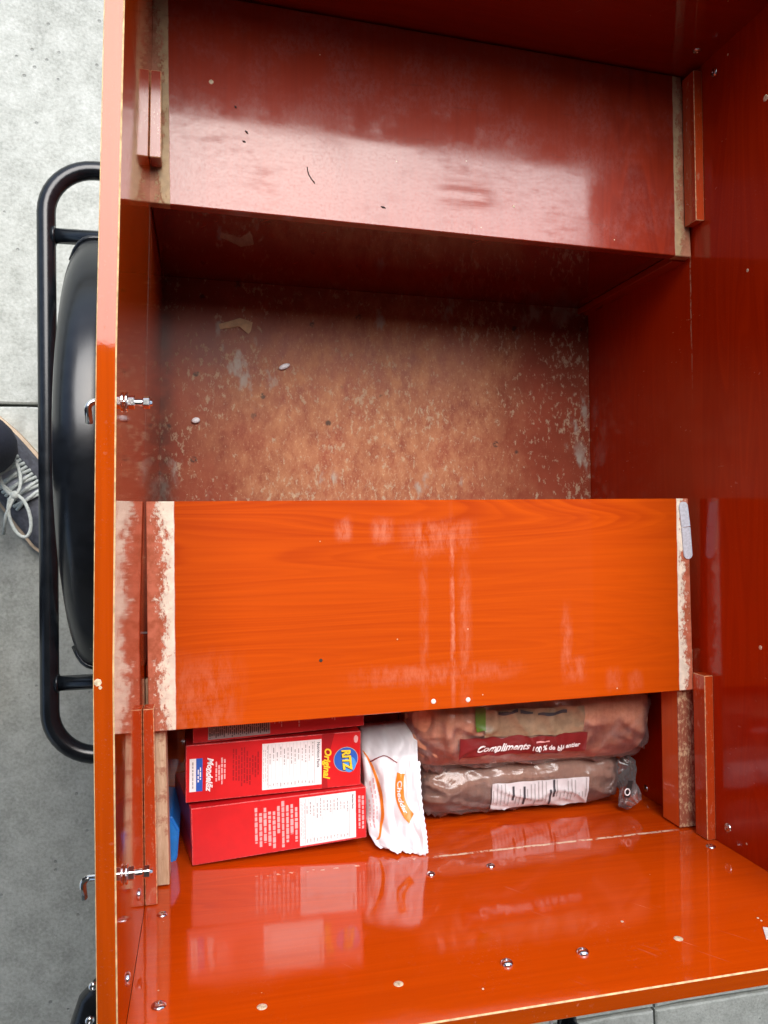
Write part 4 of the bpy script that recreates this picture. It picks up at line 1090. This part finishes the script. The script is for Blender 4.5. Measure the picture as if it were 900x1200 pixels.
# ------------------------------------------------------------------ the person beside the tricycle
def person():
    FD = Vector((.56, -.83, 0)).normalized(); FS = Vector((-FD.y, FD.x, 0))      # the way the shoe points, and its left
    root = empty('person', (-.50, .10, 0))
    tag(root, 'person in dark navy trousers and laced sneakers standing beside the guard rail', 'person')
    cloth = NT('navy_trousers_and_jacket'); x, y, z = cloth.xyz()
    n1 = cloth.noise(300, 2); n2 = cloth.noise(14, 4)
    c = cloth.mix(cloth.step(z, .93, .94), cloth.mix(n2, (.006, .009, .022), (.012, .017, .040)), cloth.mix(n2, (.05, .05, .055), (.08, .08, .085)))
    c = cloth.mix(cloth.step(z, 1.485, 1.495), c, (.42, .25, .18))
    cloth.set(Base_Color=c, Roughness=.85, Normal=cloth.bump(cloth.math('ADD', n1, cloth.math('MULTIPLY', n2, 2.0)), .4, .002))
    J = {}; V, E, R = [], [], []
    def add(nm, p, r, to=None):
        J[nm] = len(V); V.append(Vector(p)-Vector(root['_o'])); R.append(r)
        if to: E.append((J[to], J[nm]))
    A1 = Vector((-.352, .135, .075)); A2 = Vector((-.52, -.16, .075))
    pc = Vector((-.50, .03, .94))
    add('pelvis', pc, .135)
    for s_, A in ((1, A1), (-1, A2)):
        hip = pc+FS*(.085*s_)*1.0+Vector((0, 0, -.06)); knee = hip.lerp(A, .52)+FD*.03+Vector((0, 0, 0))
        knee.x = min(knee.x, -.43)
        add(f'hip{s_}', hip, .095, 'pelvis'); add(f'mid{s_}', hip.lerp(knee, .5), .083, f'hip{s_}'); add(f'knee{s_}', knee, .068, f'mid{s_}')
        add(f'calf{s_}', knee.lerp(A, .42), .062, f'knee{s_}'); add(f'ankle{s_}', A+Vector((0, 0, .05)), .056, f'calf{s_}'); add(f'cuff{s_}', A, .057, f'ankle{s_}')
    add('waist', pc+Vector((0, 0, .16)), .125, 'pelvis'); add('chest', pc+Vector((0, 0, .38)), .145, 'waist'); add('neck0', pc+Vector((0, 0, .52)), .075, 'chest')
    add('neck', pc+Vector((0, 0, .565))+FD*.01, .055, 'neck0'); add('head', pc+Vector((0, 0, .66))+FD*.03, .088, 'neck'); add('crown', pc+Vector((0, 0, .74))+FD*.025, .078, 'head')
    for s_ in (1, -1):
        sh_ = pc+FS*(.185*s_)+Vector((0, 0, .46)); el = pc+FS*(.26*s_)-FD*.05+Vector((0, 0, .18)); wr = pc+FS*(.185*s_)+FD*.07+Vector((0, 0, .02))
        add(f'sh{s_}', sh_, .068, 'chest'); add(f'el{s_}', el, .050, f'sh{s_}'); add(f'wr{s_}', wr, .042, f'el{s_}'); add(f'pocket{s_}', wr+FD*.02-FS*(.05*s_)+Vector((0, 0, -.08)), .040, f'wr{s_}')
    me = bpy.data.meshes.new('body'); me.from_pydata(V, E, []); me.materials.append(cloth.m)
    o = bpy.data.objects.new('body', me); col.objects.link(o); o.parent = root; o['_o'] = root['_o']
    sk = o.modifiers.new('skin', 'SKIN')
    for i, r in enumerate(R): me.skin_vertices[0].data[i].radius = (r, r)
    me.skin_vertices[0].data[0].use_root = True
    sb = o.modifiers.new('sub', 'SUBSURF'); sb.levels = 2; sb.render_levels = 2
    sk.use_smooth_shade = True
    # hair and features
    hd = pc+Vector((0, 0, .70))+FD*.028
    v, f = [], []
    for i in range(9):
        ph = rad(-10+100*i/8)
        for j in range(20):
            a = 2*math.pi*j/20; q = math.cos(ph)
            r = .098*(1+.05*noise.noise(Vector((i*.8, j*.7, 1))))
            pt = Vector((math.cos(a)*q*r, math.sin(a)*q*r, math.sin(ph)*.105))
            fwd = pt.dot(FD)
            if fwd > .03 and pt.z < .05: pt *= .86
            v.append(hd+pt)
    for i in range(8):
        for j in range(20): f.append((i*20+j, i*20+(j+1) % 20, (i+1)*20+(j+1) % 20, (i+1)*20+j))
    fix_normals(mesh_obj('hair', v, f, simple('dark_brown_hair', (.03, .018, .012), .6, bump=(200, .6, .003)), root, smooth=True))
    eye_m = simple('eye_white', (.7, .7, .7), .3)
    for s_ in (1, -1):
        dome('eye', hd+FD*.082+FS*(.032*s_)+Vector((0, 0, -.03)), FD, .012, .005, eye_m, root)
        tube('ear', arc(hd+FS*(.086*s_)+Vector((0, 0, -.04)), .020, -1.4, 1.8, 8, -FD, (0, 0, 1)), .007, simple('skin', (.42, .25, .18), .6), root, n=6)
    tube('nose', [hd+FD*.084+Vector((0, 0, -.035)), hd+FD*.105+Vector((0, 0, -.065)), hd+FD*.085+Vector((0, 0, -.072))], [.008, .013, .010], simple('skin_nose', (.42, .25, .18), .6), root, n=8)
    tube('mouth', [hd+FD*.082+FS*.022+Vector((0, 0, -.092)), hd+FD*.091+Vector((0, 0, -.094)), hd+FD*.082-FS*.022+Vector((0, 0, -.092))], .005, simple('lips', (.38, .13, .11), .5), root, n=6)
    # shoes
    up_m = simple('grey_navy_canvas', (.085, .09, .11), .8, vary=.3, nscale=90, bump=(500, .3, .001)); sole_m = simple('tan_sole', (.52, .40, .28), .7, vary=.1); lace_m = simple('white_lace', (.58, .63, .60), .8, vary=.12, nscale=250, bump=(900, .4, .0006))
    tong = simple('pale_lining', (.50, .52, .60), .8)
    def shoe(heel):
        L = .275
        def wid(u): return (.034+.014*math.sin(min(1, u*1.15)*math.pi*.75))*(1 if u < .8 else math.sqrt(max(.0, 1-((u-.8)/.2)**2))+.02)*(.86+.14*min(1, u*6) if u < .17 else 1)
        def hgt(u): return .100 if u < .16 else (.100-.045*((u-.16)/.40) if u < .56 else .055-.017*((u-.56)/.44)**1.5)
        def pt(u, t, top=True): return heel+FD*(u*L)+FS*(math.cos(t)*wid(u))+Vector((0, 0, .022+(hgt(u)-.022)*max(0, math.sin(t))**.72))
        v, f = [], []; nu, nt_ = 26, 14
        for i in range(nu+1):
            for j in range(nt_+1): v.append(pt(i/nu, math.pi*j/nt_))
        for i in range(nu):
            for j in range(nt_): a = i*(nt_+1)+j; f.append((a, a+1, a+nt_+2, a+nt_+1))
        sh = mesh_obj('sneaker', v, f, up_m, root, smooth=True); fix_normals(sh)
        n = 26; ring = [heel+FD*(i/n*L)+FS*(wid(i/n)+.005) for i in range(n+1)]+[heel+FD*(i/n*L)-FS*(wid(i/n)+.005) for i in range(n, -1, -1)]
        N = len(ring); vv = [p+Vector((0, 0, .0005)) for p in ring]+[p+Vector((0, 0, .026)) for p in ring]
        fix_normals(mesh_obj('sole', vv, [tuple(range(N-1, -1, -1)), tuple(range(N, 2*N))]+[(i, (i+1) % N, (i+1) % N+N, i+N) for i in range(N)], sole_m, sh))
        def sp(u, w_, h=.004): t_ = math.acos(max(-1, min(1, w_))); return pt(u, t_)+Vector((0, 0, h))
        # pale tongue
        tv, tf = [], []
        for i in range(9):
            for j in range(5): tv.append(sp(.20+.36*i/8, -.42+.84*j/4, .002))
        for i in range(8):
            for j in range(4): a = i*5+j; tf.append((a, a+1, a+6, a+5))
        fix_normals(mesh_obj('tongue', tv, tf, tong, sh, smooth=True))
        for i in range(7):
            u = .25+.052*i
            tube('lace', [sp(u, -.62, .003), sp(u+.008, -.3, .0065), sp(u+.014, .0, .0075), sp(u+.020, .3, .0065), sp(u+.028, .62, .003)], .0032, lace_m, sh, n=8)
            tube('lace', [sp(u+.028, -.60, .004), sp(u+.018, -.3, .009), sp(u+.012, .0, .011), sp(u+.006, .3, .009), sp(u, .60, .004)], .0030, lace_m, sh, n=8)
        k0 = at(17, 580, 2.245) if heel.y > 0 else sp(.30, -.45, .016)
        for sgn, a in ((1, Vector((-.25, 1, 0)).normalized()), (-1, Vector((.18, -1, 0)).normalized())):
            a = a; b = Vector((0, 0, 1)).cross(a)
            lp = [k0+a*(.036*(1-math.cos(t_)))+b*(.016*math.sin(t_))+Vector((0, 0, .006*math.sin(t_/2)-.022*(1-math.cos(t_))/2)) for t_ in [2*math.pi*i/18 for i in range(19)]]
            tube('lace_bow', lp, .0030, lace_m, sh, n=8)
            tube('lace_end', [k0, k0+a*.03+b*.02*sgn+Vector((0, 0, -.004)), k0+a*.06+b*.035*sgn+Vector((0, 0, -.030))], .0028, lace_m, sh, n=8)
        dome('knot', k0+Vector((0, 0, -.004)), (0, 0, 1), .0075, .009, lace_m, sh)
        return sh
    shoe(A1.to_2d().to_3d()-FD*.055); shoe(A2.to_2d().to_3d()-FD*.055)
    return root
person()

for o in bpy.data.objects:
    if '_o' in o: del o['_o']
